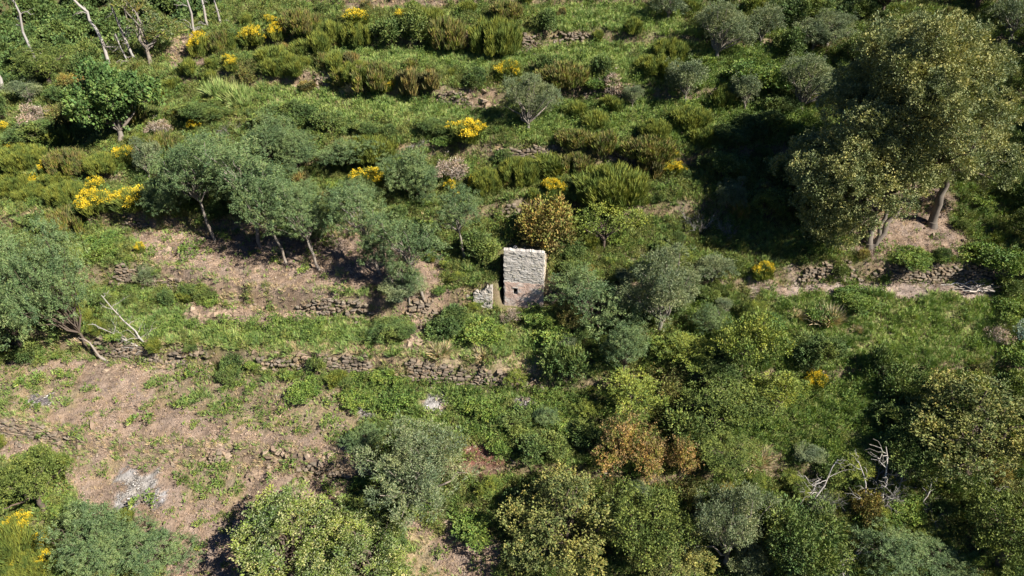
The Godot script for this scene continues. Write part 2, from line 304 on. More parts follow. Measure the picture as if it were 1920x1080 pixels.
const SITES_DRY := [
	[-51.44, -17.22, 2.98, 3.07, 0, "dry pinkish-tan bush left of the fresh-green leafy tree"],
	[-37.32, -15.98, 2.61, 2.03, 0, "dry pinkish-tan bush below right of the fresh-green leafy tree"],
	[9.78, -20.73, 3.29, 3.27, 0, "dry pinkish-tan bush up-slope right of the middle dry-stone wall"],
	[-6.82, -11.39, 3.6, 2.87, 0, "dry pinkish-tan bush left of the middle dry-stone wall"],
	[42.12, 3.56, 1.99, 1.85, 0, "small dry pinkish-tan bush below right of the grey branch pile"],
	[-1.2, 1.22, 1.75, 1.28, 0, "small dry pinkish-tan bush below right of the broken wall stub"],
]
const SITES_DEADBRUSH := [
	[-44.8, -11.37, 3.33, 1.14, 0, "tangle of bare grey branches below left of the fresh-green leafy tree"],
	[-30.51, -16.61, 3.18, 1.38, 0, "tangle of bare grey branches below right of the sandy crest bank"],
	[-11.19, -14.54, 3.4, 0.75, 0, "tangle of bare grey branches below left of the bare earth bank"],
	[17.08, -6.6, 3.21, 5.66, 0, "tangle of bare grey branches below left of the leaning olive"],
	[17.68, 0.96, 2.53, 1.5, 0, "nearest tangle of bare grey branches left of the pale path"],
	[28, 14.53, 4.74, 6.43, 0, "tangle of bare grey branches up-slope right of the fallen grey branches"],
	[23.42, 14.76, 3.44, 7.14, 0, "tangle of bare grey branches left of the fallen grey branches"],
	[23.93, 18.9, 2.97, 3.13, 0, "tangle of bare grey branches downhill of the fallen grey branches"],
	[20.06, -6.17, 3.1, 2.41, 0, "second nearest tangle of bare grey branches left of the pale path"],
	[-28.73, 17.54, 2.51, 1.77, 0, "tangle of bare grey branches downhill of the white ash patch"],
	[32.81, 15.62, 2.99, 1.85, 0, "tangle of bare grey branches right of the fallen grey branches"],
]
const SITES_TUSSOCK := [
	[-10.46, 5.77, 1.72, 1.91, 0, "small pale straw grass tussock up-slope left of the round ash patch"],
	[27.5, 1.3, 3.1, 0.97, 0, "second nearest pale straw grass tussock below left of the pale path"],
	[24.84, 0.97, 1.8, 1.1, 0, "small pale straw grass tussock left of the pale path"],
	[29.88, 2.28, 1.15, 1.35, 0, "nearest pale straw grass tussock below left of the pale path"],
	[18.65, 12.08, 3.59, 0.79, 0, "pale straw grass tussock right of the withered orange bush"],
	[-18.27, -21.79, 2.91, 1.13, 0, "pale straw grass tussock below left of the upper grass terrace"],
	[-7.37, 4.98, 2.32, 0.89, 0, "pale straw grass tussock uphill of the round ash patch"],
	[-3.66, 4.95, 2.33, 0.71, 0, "pale straw grass tussock downhill of the broken wall stub"],
]
const SITES_GREENCLUMP := [
	[-33.14, -21.37, 2.84, 2.33, 0, "nearest light green tall grass clump below right of the sandy crest bank"],
	[-30.72, -20.57, 3, 2.11, 0, "second nearest light green tall grass clump below right of the sandy crest bank"],
	[-30.07, -20.01, 2.87, 1.09, 0, "third nearest light green tall grass clump below right of the sandy crest bank"],
]
const SITES_TALLMIMOSA := [
	[-29.59, -5.58, 5.9, 9.68, 8, "tall thin-trunked acacia below right of the fresh-green leafy tree"],
	[-25.1, -5.02, 8.38, 11.63, 8, "third nearest tall thin-trunked acacia up-slope left of the leaning acacia trunks"],
	[-18.94, -2.11, 5.45, 7.61, 14, "nearest tall thin-trunked acacia up-slope left of the leaning acacia trunks"],
	[-19.49, -2.9, 4.25, 8.77, 8, "tall thin-trunked acacia uphill of the leaning acacia trunks"],
	[-13.24, -1.99, 5.7, 9.22, 16, "tall thin-trunked acacia up-slope right of the leaning acacia trunks"],
	[-9.1, 0.45, 5.82, 9.13, 16, "third nearest tall thin-trunked acacia right of the leaning acacia trunks"],
	[-5.59, -2.98, 4.74, 7.28, 6, "tall thin-trunked acacia below left of the middle dry-stone wall"],
	[-11.55, -0.12, 4.37, 7.52, 15, "nearest tall thin-trunked acacia right of the leaning acacia trunks"],
	[-22.03, -2.62, 4.98, 8.95, 14, "second nearest tall thin-trunked acacia up-slope left of the leaning acacia trunks"],
	[-10.33, 0.66, 3.4, 5.46, 10, "second nearest tall thin-trunked acacia right of the leaning acacia trunks"],
]
const SITES_OUTCROP := [
	[-19.17, 5.26, 2.82, 1.12, 0, "second nearest broken tan rock outcrop below right of the long grass terrace"],
	[-22.56, 4.99, 2.11, 1.26, 0, "nearest broken tan rock outcrop below right of the long grass terrace"],
	[-17, 5.68, 1.87, 0.71, 0, "second nearest broken tan rock outcrop right of the long grass terrace"],
	[-20.06, 12.06, 2.85, 1.08, 0, "second nearest broken tan rock outcrop up-slope left of the bright bottom tree"],
	[-16.45, 12.56, 2.83, 1.36, 0, "broken tan rock outcrop left of the large lower olive"],
	[-21.45, 12.98, 2.19, 1.07, 0, "nearest broken tan rock outcrop up-slope left of the bright bottom tree"],
	[-25.59, 11.59, 2.21, 0.84, 0, "broken tan rock outcrop up-slope right of the white ash patch"],
	[-15.3, 13.16, 2.18, 0.83, 0, "broken tan rock outcrop uphill of the bright bottom tree"],
	[-29.52, 1.26, 2.66, 1.01, 0, "broken tan rock outcrop left of the long grass terrace"],
	[-27.04, 1.14, 2.42, 0.92, 0, "broken tan rock outcrop up-slope left of the long grass terrace"],
	[-20.73, 0.82, 2.68, 1.02, 0, "nearest broken tan rock outcrop right of the long grass terrace"],
	[10.03, -8.27, 2.88, 1.09, 0, "broken tan rock outcrop below right of the middle dry-stone wall"],
	[-4.25, -20.01, 4.01, 1.53, 0, "broken tan rock outcrop right of the bare earth bank"],
	[-21.33, -22.26, 3.2, 1.22, 0, "broken tan rock outcrop left of the upper grass terrace"],
	[-37.01, -26.03, 2.39, 1.9, 0, "broken tan rock outcrop up-slope right of the sandy crest bank"],
	[-9.23, 3.81, 2.59, 0.98, 0, "broken tan rock outcrop below left of the broken wall stub"],
	[-32.02, 4.66, 2.36, 0.9, 0, "broken tan rock outcrop below right of the leaning bare trunks"],
	[-9.5, 5.99, 1.87, 0.71, 0, "small broken tan rock outcrop up-slope left of the round ash patch"],
]
const SITES_SILVER := [
	[44.2, 3.17, 1.57, 1.88, 0, "small silver-white bush below right of the grey branch pile"],
]
# wall foot lines of the eight terraces, one value every 4 m from x = -96, and how high each wall stands there
const TERRACE_Z := [
	[10.79, 10.79, 10.79, 10.79, 10.79, 10.79, 10.79, 10.79, 10.79, 10.79, 10.79, 10.79, 10.42, 9.95, 10.42, 11.13, 11.49, 11.69, 11.97, 12.33, 12.94, 13.18, 13.18, 13.01, 12.85, 13.1, 13.43, 13.66, 13.21, 12.85, 13.08, 13.3, 13.21, 13, 12.8, 12.6, 12.46, 12.46, 12.46, 12.46, 12.46, 12.46, 12.46, 12.46, 12.46, 12.46, 12.46, 12.46, 12.46],
	[2.9, 2.9, 2.9, 2.9, 2.9, 2.9, 2.9, 2.9, 2.9, 2.9, 2.9, 3.04, 3.27, 3.55, 3.84, 4.21, 4.62, 4.83, 5.04, 5.23, 5.49, 5.81, 6.1, 6.35, 6.58, 6.68, 6.68, 6.58, 6.37, 6.16, 5.99, 5.85, 5.71, 5.56, 5.41, 5.26, 5.11, 5.03, 5.03, 5.03, 5.03, 5.03, 5.03, 5.03, 5.03, 5.03, 5.03, 5.03, 5.03],
	[-0.68, -0.68, -0.68, -0.68, -0.68, -0.68, -0.68, -0.68, -0.68, -0.68, -0.68, -0.73, -0.84, -1.32, -1.8, -1.93, -1.5, -0.56, 0.14, 0.62, 0.86, 0.99, 0.65, 0.09, -0.14, -0.27, -0.49, -0.78, -1.07, -1.44, -2.1, -2.41, -2.31, -2.27, -2.27, -2.27, -2.27, -2.27, -2.27, -2.27, -2.27, -2.27, -2.27, -2.27, -2.27, -2.27, -2.27, -2.27, -2.27],
	[-6.49, -6.49, -6.49, -6.49, -6.49, -6.49, -6.49, -6.49, -6.49, -6.49, -6.6, -6.77, -6.94, -7.11, -7.22, -7.02, -6.83, -6.64, -6.51, -6.62, -6.72, -6.83, -7.13, -7.8, -8.26, -8.17, -8.08, -8.08, -8.23, -8.37, -8.47, -8.51, -8.54, -8.73, -8.94, -8.88, -8.78, -8.67, -8.56, -8.55, -8.55, -8.55, -8.55, -8.55, -8.55, -8.55, -8.55, -8.55, -8.55],
	[-11.23, -11.23, -11.23, -11.23, -11.23, -11.23, -11.23, -11.23, -11.23, -11.22, -11.2, -11.17, -11.14, -11.17, -11.51, -11.85, -12.24, -12.63, -13.03, -13.42, -13.81, -14.21, -14.16, -13.97, -13.79, -13.6, -12.97, -12.83, -13.07, -13.61, -14.05, -14.19, -14.33, -14.47, -14.59, -14.59, -14.59, -14.59, -14.59, -14.59, -14.59, -14.59, -14.59, -14.59, -14.59, -14.59, -14.59, -14.59, -14.59],
	[-16.64, -16.64, -16.64, -16.64, -16.64, -16.64, -16.64, -16.64, -16.64, -17.36, -18.22, -19.09, -19.95, -20.92, -22.21, -22.72, -22.46, -22.34, -22.26, -22.06, -21.45, -20.87, -20.33, -19.91, -20.28, -20.63, -20.76, -20.68, -20.49, -20.52, -20.56, -20.59, -20.61, -20.61, -20.61, -20.61, -20.61, -20.61, -20.61, -20.61, -20.61, -20.61, -20.61, -20.61, -20.61, -20.61, -20.61, -20.61, -20.61],
	[-20.61, -20.61, -20.61, -20.61, -20.61, -20.61, -20.61, -20.61, -20.87, -21.76, -22.65, -23.55, -24.44, -25.09, -25.55, -26.02, -26.48, -26.9, -27.13, -27.34, -27.34, -27.34, -27.12, -26.82, -26.52, -27.48, -27.92, -27.67, -27.41, -27.2, -27.2, -27.2, -27.2, -27.2, -27.2, -27.2, -27.2, -27.2, -27.2, -27.2, -27.2, -27.2, -27.2, -27.2, -27.2, -27.2, -27.2, -27.2, -27.2],
	[-29.3, -29.3, -29.3, -29.3, -29.3, -29.3, -29.3, -29.51, -30.24, -30.97, -31.7, -32.43, -33.16, -33.89, -34.62, -35.06, -34.37, -33.68, -32.98, -32.51, -32.59, -32.68, -32.76, -32.8, -32.83, -32.86, -32.89, -32.92, -32.93, -32.93, -32.93, -32.93, -32.93, -32.93, -32.93, -32.93, -32.93, -32.93, -32.93, -32.93, -32.93, -32.93, -32.93, -32.93, -32.93, -32.93, -32.93, -32.93, -32.93],
]
const TERRACE_H := [
	[1, 1, 1, 1, 1, 1, 1, 1, 1, 1, 1, 1, 1.13, 1.29, 1.22, 0.91, 0.86, 0.95, 1.13, 1.41, 1.57, 1.44, 1.2, 1.11, 1.01, 1.09, 1.2, 1.29, 1.24, 1.19, 1.11, 1.02, 1, 1, 1, 1, 1, 1, 1, 1, 1, 1, 1, 1, 1, 1, 1, 1, 1],
	[1.4, 1.4, 1.4, 1.4, 1.4, 1.4, 1.4, 1.4, 1.4, 1.4, 1.4, 1.43, 1.49, 1.67, 1.89, 2, 1.99, 1.79, 1.61, 1.8, 1.98, 2.14, 2.13, 2, 1.72, 1.49, 1.3, 1.17, 1.1, 1.03, 1, 1, 1, 1, 1, 1, 1, 1, 1, 1, 1, 1, 1, 1, 1, 1, 1, 1, 1],
	[1.4, 1.4, 1.4, 1.4, 1.4, 1.4, 1.4, 1.4, 1.4, 1.4, 1.4, 1.45, 1.54, 1.79, 2.05, 2.14, 1.98, 1.86, 1.92, 2.13, 2.1, 1.96, 2.05, 2.33, 2.54, 2.42, 1.89, 1.54, 1.19, 0.95, 1.39, 1.75, 1.86, 1.87, 1.83, 1.8, 1.8, 1.8, 1.8, 1.8, 1.8, 1.8, 1.8, 1.8, 1.8, 1.8, 1.8, 1.8, 1.8],
	[1.4, 1.4, 1.4, 1.4, 1.4, 1.4, 1.4, 1.4, 1.4, 1.4, 1.47, 1.59, 1.7, 1.81, 1.83, 1.45, 1.2, 0.97, 0.81, 0.86, 0.92, 0.97, 1.14, 1.52, 1.77, 1.67, 1.56, 1.5, 1.5, 1.5, 1.34, 0.99, 0.65, 0.56, 0.51, 0.5, 0.5, 0.5, 0.5, 0.5, 0.5, 0.5, 0.5, 0.5, 0.5, 0.5, 0.5, 0.5, 0.5],
	[1, 1, 1, 1, 1, 1, 1, 1, 1, 1.01, 1.06, 1.11, 1.16, 1.18, 1.08, 1.01, 1.06, 1.11, 1.16, 1.22, 1.3, 1.38, 1.51, 1.65, 1.74, 1.81, 1.95, 1.8, 1.54, 1.35, 1.19, 1.14, 1.09, 1.05, 1, 1, 1, 1, 1, 1, 1, 1, 1, 1, 1, 1, 1, 1, 1],
	[0.5, 0.5, 0.5, 0.5, 0.5, 0.5, 0.5, 0.5, 0.5, 0.55, 0.62, 0.68, 0.75, 0.83, 0.94, 1.14, 1.42, 1.53, 1.57, 1.6, 1.6, 1.64, 1.73, 1.78, 1.63, 1.52, 1.66, 1.66, 1.6, 1.44, 1.26, 1.09, 1, 1, 1, 1, 1, 1, 1, 1, 1, 1, 1, 1, 1, 1, 1, 1, 1],
	[0.3, 0.3, 0.3, 0.3, 0.3, 0.3, 0.3, 0.3, 0.31, 0.35, 0.4, 0.44, 0.48, 0.65, 0.92, 1.06, 1.14, 1.26, 1.55, 1.8, 1.8, 1.8, 1.85, 1.92, 2, 1.81, 1.6, 1.39, 1.18, 1, 1, 1, 1, 1, 1, 1, 1, 1, 1, 1, 1, 1, 1, 1, 1, 1, 1, 1, 1],
	[0.3, 0.3, 0.3, 0.3, 0.3, 0.3, 0.3, 0.31, 0.35, 0.38, 0.42, 0.46, 0.5, 0.53, 0.57, 0.63, 0.75, 0.88, 1.01, 1.1, 1.1, 1.1, 1.1, 1.09, 1.07, 1.05, 1.03, 1.01, 1, 1, 1, 1, 1, 1, 1, 1, 1, 1, 1, 1, 1, 1, 1, 1, 1, 1, 1, 1, 1],
]
const CREST_X := [-200, -63.69, -55.8, -50.06, -43.25, -38.91, -34.45, -31.33, -27.13, -22.58, 80]
const CREST_Z := [14, -16.23, -18.87, -22.01, -24.62, -26.17, -30.37, -33.31, -38.34, -43.29, -160]
const DRY_WALLS := [
	[0, -45.39, -38.78, 0.9, "low dry-stone wall at the left edge of the dirt slope"],
	[0, -26.1, -24.07, 0.5, "few exposed wall stones in the cracked earth bank"],
	[0, -18.91, -14.42, 0.55, "collapsed stone bank beside the large lower olive"],
	[1, -38.24, -32.27, 0.85, "dark dry-stone wall behind the leaning bare trunks"],
	[1, -32.27, -27.49, 0.45, "tumbled dry-stone wall right of the leaning bare trunks"],
	[1, -24.16, -18.71, 0.4, "crumbled wall remnant under the long grass terrace"],
	[1, -18.47, -13.03, 0.85, "grey dry-stone wall below the right end of the grass terrace"],
	[1, -10.67, -4.59, 0.9, "dry-stone wall between dry grass and the round ash patch"],
	[1, -4.59, 1.45, 0.55, "broken dry-stone wall downhill of the ruined hut"],
	[2, -38.33, -34.02, 0.9, "rounded dry-stone wall corner above the long grass terrace"],
	[2, -34.02, -31.42, 0.6, "short crumbling wall below the acacia shade"],
	[2, -20.67, -13.53, 0.6, "shaded stone wall under the leaning acacia trunks"],
	[2, -10.6, -7.7, 0.7, "short rubble wall left of the broken wall stub"],
	[2, 2.15, 5.31, 0.85, "rubble stone wall touching the right side of the ruined hut"],
	[2, 25.73, 31.22, 0.8, "dry-stone wall in shade under the big oak trunks"],
	[2, 32.71, 45.23, 0.95, "long brown dry-stone wall below the big oaks"],
	[3, -39.04, -36.51, 0.7, "small stone wall beneath two yellow brooms"],
	[3, -2.41, -0.05, 0.6, "small grey stone wall uphill of the ruined hut"],
	[4, -3.19, 3.94, 0.9, "middle dry-stone wall above the green brooms"],
	[4, 8.33, 11.81, 0.95, "short upright dry-stone wall above the long green broom"],
	[5, -22.99, -19.45, 0.5, "broken wall stones under the upper brooms"],
	[5, -9.29, -5.41, 0.75, "dry-stone wall above the bare earth bank"],
	[5, 6.52, 10.74, 0.85, "dark stone wall beside the dry pinkish bush"],
	[6, -0.62, 2.04, 0.8, "rubble stone wall end beside the big dark broom"],
	[6, 3.44, 8.13, 0.6, "topmost broken stone wall among green scrub"],
]
const COVER := [
	["grass", [-35.02, -22.51, -20.91, -21.99, -2.25, -19.95, -0.82, -16.22, -19.18, -18.14, -31.94, -19.41]],
	["grass", [-21.64, -27.31, -1.1, -26.48, 18.58, -25.58, 18, -21.99, -1.1, -23.26, -19.85, -23.67]],
	["lush", [-1.67, -19.93, 6.97, -20.57, 17.95, -25.39, 31.72, -28.56, 31.09, -14.93, 17.65, -15.28, -1.1, -14.12]],
	["lush", [18.32, -28.45, 32.15, -30.27, 34.51, -24.83, 28.61, -14.91, 17.11, -15.41]],
	["grass", [1.41, -33.08, 18.98, -33.16, 17.95, -25.39, 2.47, -25.42]],
	["dirt", [-38.61, -7.54, -26.49, -6.86, -14.6, -6.85, -7.36, -3.14, -6.47, 0.35, -13.76, 0.9, -26.17, -0.09, -35.74, -2.23]],
	["dirt", [33.8, -9.3, 38.8, -11.64, 42.38, -11.07, 42.52, -7.11, 42.49, -2.99, 33.17, -2.68, 30.38, -3.28]],
	["path", [20.01, -1.71, 25.93, -2.28, 45.21, -2.29, 43.47, -0.44, 32.33, -0.24, 20.66, -0.8]],
	["grass", [-37.79, 1.2, -16.7, 0.79, -2.07, 1.43, 3.64, 3.43, 1.21, 6, -10.34, 5.45, -17.88, 4.67, -34.35, 3.98]],
	["lush", [-35.54, 2.06, -18.56, 1.32, -16.18, 3.79, -27.43, 3.9]],
	["dry", [-22.8, 3.72, -16.18, 3.79, -10.47, 4.26, 1.23, 4.91, 1.2, 6.19, -10.36, 5.67, -22.6, 4.79]],
	["grass", [22.18, -0.98, 46.92, -0.43, 44.59, 5.46, 34.46, 5.54, 24.15, 5.11]],
	["lush", [15.69, -0.64, 23.64, 3.29, 33.51, 5.56, 31.26, 9.72, 27.61, 12.9, 17.41, 11.47, 13.71, 6.07]],
	["lush", [-16.87, 6.49, 4.7, 6.68, 4.52, 9.73, -4.65, 11, -10.96, 9.87, -17.34, 9.12]],
	["dirt", [-48.93, 5.2, -38.06, 4.2, -30.73, 5.06, -16.02, 6.01, -13.5, 7.5, -17.26, 9.56, -12.82, 12.77, -17.93, 17, -20.72, 19.92, -26.85, 19.92, -31.28, 15.99, -36.62, 15.3, -38.48, 12.46, -46.66, 10.79]],
	["mixed", [-34.48, 5.08, -16.02, 6.01, -13.5, 7.5, -14.33, 11.24, -25.3, 9.85, -31.23, 8.11]],
	["mixed", [-47.77, 5.67, -40.5, 5.19, -37.1, 6.9, -40.07, 9.66, -46.07, 9.25]],
	["mixed", [-29, 11.5, -23.1, 11.76, -21.85, 14.25, -27.38, 14.6]],
	["mixed", [-38.55, 10.97, -33.98, 11.35, -33.97, 12.82, -37.47, 12.82]],
	["dirt", [-10.22, 16.16, -2.16, 16.16, -2.33, 19.92, -9.27, 19.92]],
	["dry", [-10.18, 16.66, -6.17, 16.66, -5.6, 19.92, -9.27, 19.92]],
	["dirt", [-21.18, -33.45, -6.12, -33.4, -6.74, -32.55, -20.88, -30.99]],
	["dirt", [-6.72, -20.96, -1.96, -20.43, -1.96, -19.6, -6.27, -19.93]],
	["dirt", [-40.3, -29.15, -35.86, -28.57, -35.05, -23.39, -39.5, -24.24]],
	["dirt", [-25.51, -22.62, -19.66, -22.32, -19.74, -22.06, -25.61, -22.19]],
	["dirt", [-31.43, 0.14, -17.35, 0.55, -18.08, 1.31, -30.1, 2.04]],
	["dirt", [8.38, -9.38, 11.81, -9.45, 11.5, -8.1, 8.61, -8.1]],
	["dirt", [-11.72, 0.6, -7.41, 0.3, -8.17, 3.76, -10.39, 4.98]],
	["dry", [17.01, 11.26, 20.97, 11.37, 20.32, 12.7, 16.75, 12.84]],
	["red", [-5.16, 11.34, -2.86, 11.48, -1.63, 12.87, -2.19, 13.47, -4.94, 13.18]],
	["ash", [-33.16, 12.89, -30.92, 12.75, -29.69, 13.72, -30.08, 14.95, -31.95, 15.16, -33, 14.25]],
	["ash", [-14.91, 8.48, -13.41, 8.18, -13.01, 8.84, -14.24, 9.39]],
	["ash", [-9.59, 7.57, -7.78, 7.19, -6.24, 7.71, -6.78, 8.58, -8.8, 8.83]],
	["ashdark", [-1.33, 7.58, 0.75, 7.13, 1.83, 7.79, 0.94, 8.87, -0.87, 8.66]],
	["ashdark", [-42.94, 7.62, -41.27, 7.27, -40.68, 8.15, -42.07, 8.58]],
	["dirt", [-7.01, 16.66, -3.43, 16.33, -3.17, 18.64, -6.45, 19.29]],
]
const DEAD_LIMBS := [
	[22.51, 15.37, 1.9, 4.3, -1.2, 0.1, "long pale dead branch leaning right among rusty bushes"],
	[22.1, 14.88, 1.4, 2.2, -0.6, 0.08, "thin pale dead branch beside the long leaning one"],
	[28.53, 14.95, -0.2, 4.6, -1.5, 0.11, "upright pale dead branch in the fallen grey tangle"],
	[29.35, 14.78, 1.0, 3.0, -1, 0.08, "forked pale branch right of the upright dead branch"],
	[27.3, 15.02, -1.0, 3.6, -1.2, 0.09, "pale dead branch leaning left in the fallen grey tangle"],
	[37.09, 14.43, 1.4, 0.8, -0.2, 0.09, "short pale dead branch near the lower right oaks"],
	[23.62, 19.13, 1.6, 1.6, -0.3, 0.09, "curved pale dead branch at the bottom edge"],
	[31.42, 15.3, 0.8, 2.2, -0.8, 0.07, "thin grey dead branch below the shaded hollow"],
]

const SLOPE := 0.65
var rng := RandomNumberGenerator.new()
var noise := FastNoiseLite.new()
var fine := FastNoiseLite.new()
var used := {}
var mats := {}
var protos := {}
var cover_grid := PackedByteArray()
const COVER_X0 := -76.0
const COVER_Z0 := -50.0
const COVER_STEP := 0.4
const COVER_NX := 380
const COVER_NZ := 205
const KINDS := ["scrub", "dirt", "path", "grass", "lush", "dry", "ash", "ashdark", "red", "mixed"]

# ---------------------------------------------------------------- mesh collecting

class Bag:
	var v := PackedVector3Array()
	var n := PackedVector3Array()
	var c := PackedColorArray()
	func tri(a: Vector3, b: Vector3, d: Vector3, col: Color) -> void:
		var k := (d - a).cross(b - a).normalized()
		v.push_back(a); v.push_back(b); v.push_back(d)
		n.push_back(k); n.push_back(k); n.push_back(k)
		c.push_back(col); c.push_back(col); c.push_back(col)
	func smooth(a: Vector3, b: Vector3, d: Vector3, na: Vector3, nb: Vector3, nd: Vector3, col: Color) -> void:
		v.push_back(a); v.push_back(b); v.push_back(d)
		n.push_back(na); n.push_back(nb); n.push_back(nd)
		c.push_back(col); c.push_back(col); c.push_back(col)
	func mesh() -> ArrayMesh:
		var arr := []
		arr.resize(Mesh.ARRAY_MAX)
		arr[Mesh.ARRAY_VERTEX] = v
		arr[Mesh.ARRAY_NORMAL] = n
		arr[Mesh.ARRAY_COLOR] = c
		var m := ArrayMesh.new()
		m.add_surface_from_arrays(Mesh.PRIMITIVE_TRIANGLES, arr)
		return m
	func box() -> AABB:
		var b := AABB(v[0], Vector3.ZERO)
		for i in range(0, v.size(), 3):
			b = b.expand(v[i])
		return b

func put(b: Bag, s: Dictionary, xf: Transform3D, tint: int) -> void:
	b.v.append_array(xf * (s.v as PackedVector3Array))
	b.n.append_array(Transform3D(xf.basis.orthonormalized(), Vector3.ZERO) * (s.n as PackedVector3Array))
	b.c.append_array(s.cs[tint])

func sprig_of(b: Bag, tints: Array) -> Dictionary:
	var cs := []
	for t: Color in tints:
		var p := PackedColorArray()
		p.resize(b.c.size())
		for i in b.c.size():
			p[i] = b.c[i] * t
		cs.append(p)
	return {"v": b.v, "n": b.n, "cs": cs}

func rdir() -> Vector3:
	var y := rng.randf_range(-1, 1)
	var a := rng.randf() * TAU
	var r := sqrt(1.0 - y * y)
	return Vector3(r * cos(a), y, r * sin(a))

func frame(y: Vector3, spin: float) -> Basis:
	y = y.normalized()
	var x := y.cross(Vector3(0.31, 0.2, 0.93)).normalized()
	var z := x.cross(y)
	var c := cos(spin)
	var s := sin(spin)
	return Basis(x * c + z * s, y, z * c - x * s)

func leaf(b: Bag, p: Vector3, dir: Vector3, L: float, W: float, col: Color) -> void:
	var side := dir.cross(rdir()).normalized()
	var k := dir.cross(side)
	var mid := p + dir * (L * 0.45) + k * (W * 0.16)
	var tip := p + dir * L
	b.tri(p, mid + side * (W * 0.5), tip, col)
	b.tri(p, tip, mid - side * (W * 0.5), col)

func vary(c: Color, amount: float) -> Color:
	var k := 1.0 + rng.randf_range(-amount, amount)
	var w := rng.randf_range(-amount, amount) * 0.35
	return Color(c.r * k * (1.0 + w), c.g * k, c.b * k * (1.0 - w))

func leafy_sprig(n: int, R: float, L: float, W: float, cols: Array, up: float, tints: Array) -> Dictionary:
	var b := Bag.new()
	for i in n:
		var d := rdir()
		var p := Vector3(d.x, absf(d.y) * 1.3, d.z) * (R * rng.randf_range(0.25, 1.0))
		var dir := (p.normalized() + rdir() * 0.7 + Vector3.UP * up).normalized()
		leaf(b, p, dir, L * rng.randf_range(0.7, 1.25), W * rng.randf_range(0.8, 1.2), vary(cols[i % cols.size()], 0.22))
	return sprig_of(b, tints)

func plume_sprig(n: int, length: float, L: float, W: float, cols: Array, droop: float, tints: Array) -> Dictionary:
	var b := Bag.new()
	for i in n:
		var t := (i + 0.5) / n
		var p := Vector3(0, length * t, droop * length * t * t) + rdir() * 0.05
		var a := rng.randf() * TAU
		var dir := (Vector3(cos(a), 0.55, sin(a)) + Vector3(0, 0, droop * t)).normalized()
		leaf(b, p, dir, L * rng.randf_range(0.7, 1.2) * (1.15 - 0.6 * t), W, vary(cols[i % cols.size()], 0.2))
	return sprig_of(b, tints)

func blade_sprig(n: int, R: float, L: float, W: float, cols: Array, spread: float, tints: Array) -> Dictionary:
	var b := Bag.new()
	for i in n:
		var a := rng.randf() * TAU
		var r := R * sqrt(rng.randf())
		var p := Vector3(cos(a) * r, -0.03, sin(a) * r)
		var h := L * rng.randf_range(0.55, 1.1)
		var out := Vector3(cos(a), 0, sin(a)) * (spread * h * rng.randf_range(0.2, 1.0)) + Vector3(rng.randf_range(-0.1, 0.1), 0, rng.randf_range(-0.1, 0.1)) * h
		var side := Vector3(-sin(a + 0.8), 0, cos(a + 0.8)) * (W * 0.5)
		var tip := p + Vector3.UP * h + out
		var mid := p + Vector3.UP * (h * 0.55) + out * 0.35
		var col := vary(cols[i % cols.size()], 0.2)
		b.tri(p - side * 0.6, mid + side, p + side * 0.6, col)
		b.tri(p - side * 0.6, mid - side, mid + side, col)
		b.tri(mid - side, tip, mid + side, col)
	return sprig_of(b, tints)

func tube(b: Bag, pts: Array, radii: Array, sides: int, col: Color) -> void:
	var rings := []
	for i in pts.size():
		var t: Vector3 = (pts[mini(i + 1, pts.size() - 1)] - pts[maxi(i - 1, 0)]).normalized()
		var f := frame(t, 0.0)
		var ring := []
		for k in sides:
			var a := TAU * k / sides
			ring.append([pts[i] + (f.x * cos(a) + f.z * sin(a)) * float(radii[i]), f.x * cos(a) + f.z * sin(a)])
		rings.append(ring)
	for i in pts.size() - 1:
		var cc := vary(col, 0.12)
		for k in sides:
			var k2 := (k + 1) % sides
			var p = rings[i][k]; var q = rings[i][k2]; var r = rings[i + 1][k]; var s = rings[i + 1][k2]
			b.smooth(p[0], q[0], r[0], p[1], q[1], r[1], cc)
			b.smooth(q[0], s[0], r[0], q[1], s[1], r[1], cc)
	var last = rings[pts.size() - 1]
	for k in range(1, sides - 1):
		b.tri(last[0][0], last[k][0], last[k + 1][0], col)

func limb(b: Bag, from: Vector3, to: Vector3, r0: float, r1: float, wobble: float, sides: int, col: Color, steps := 5) -> Array:
	var pts := []
	var rad := []
	var len := from.distance_to(to)
	for i in steps + 1:
		var t := float(i) / steps
		var p := from.lerp(to, t)
		if i > 0 and i < steps:
			p += rdir() * (wobble * len) + Vector3.UP * (sin(t * PI) * wobble * len * 0.8)
		pts.append(p)
		rad.append(lerpf(r0, r1, t))
	tube(b, pts, rad, sides, col)
	return pts

# ---------------------------------------------------------------- nodes

func numbered(called: String) -> String:
	var k: int = used.get(called, 0)
	used[called] = k + 1
	return called if k == 0 else "%s_%03d" % [called, k]

func thing(called: String, label: String, category: String, at: Vector3, group := "") -> Node3D:
	var o := Node3D.new()
	o.name = numbered(called)
	add_child(o)
	o.position = at
	o.set_meta("label", label)
	o.set_meta("category", category)
	o.set_meta("kind", "thing")
	if group:
		o.set_meta("group", group)
	return o

func part(called: String, m: Mesh, mat: Material, parent: Node3D) -> MeshInstance3D:
	var o := MeshInstance3D.new()
	o.name = called
	o.mesh = m
	o.material_override = mat
	parent.add_child(o, true)
	return o

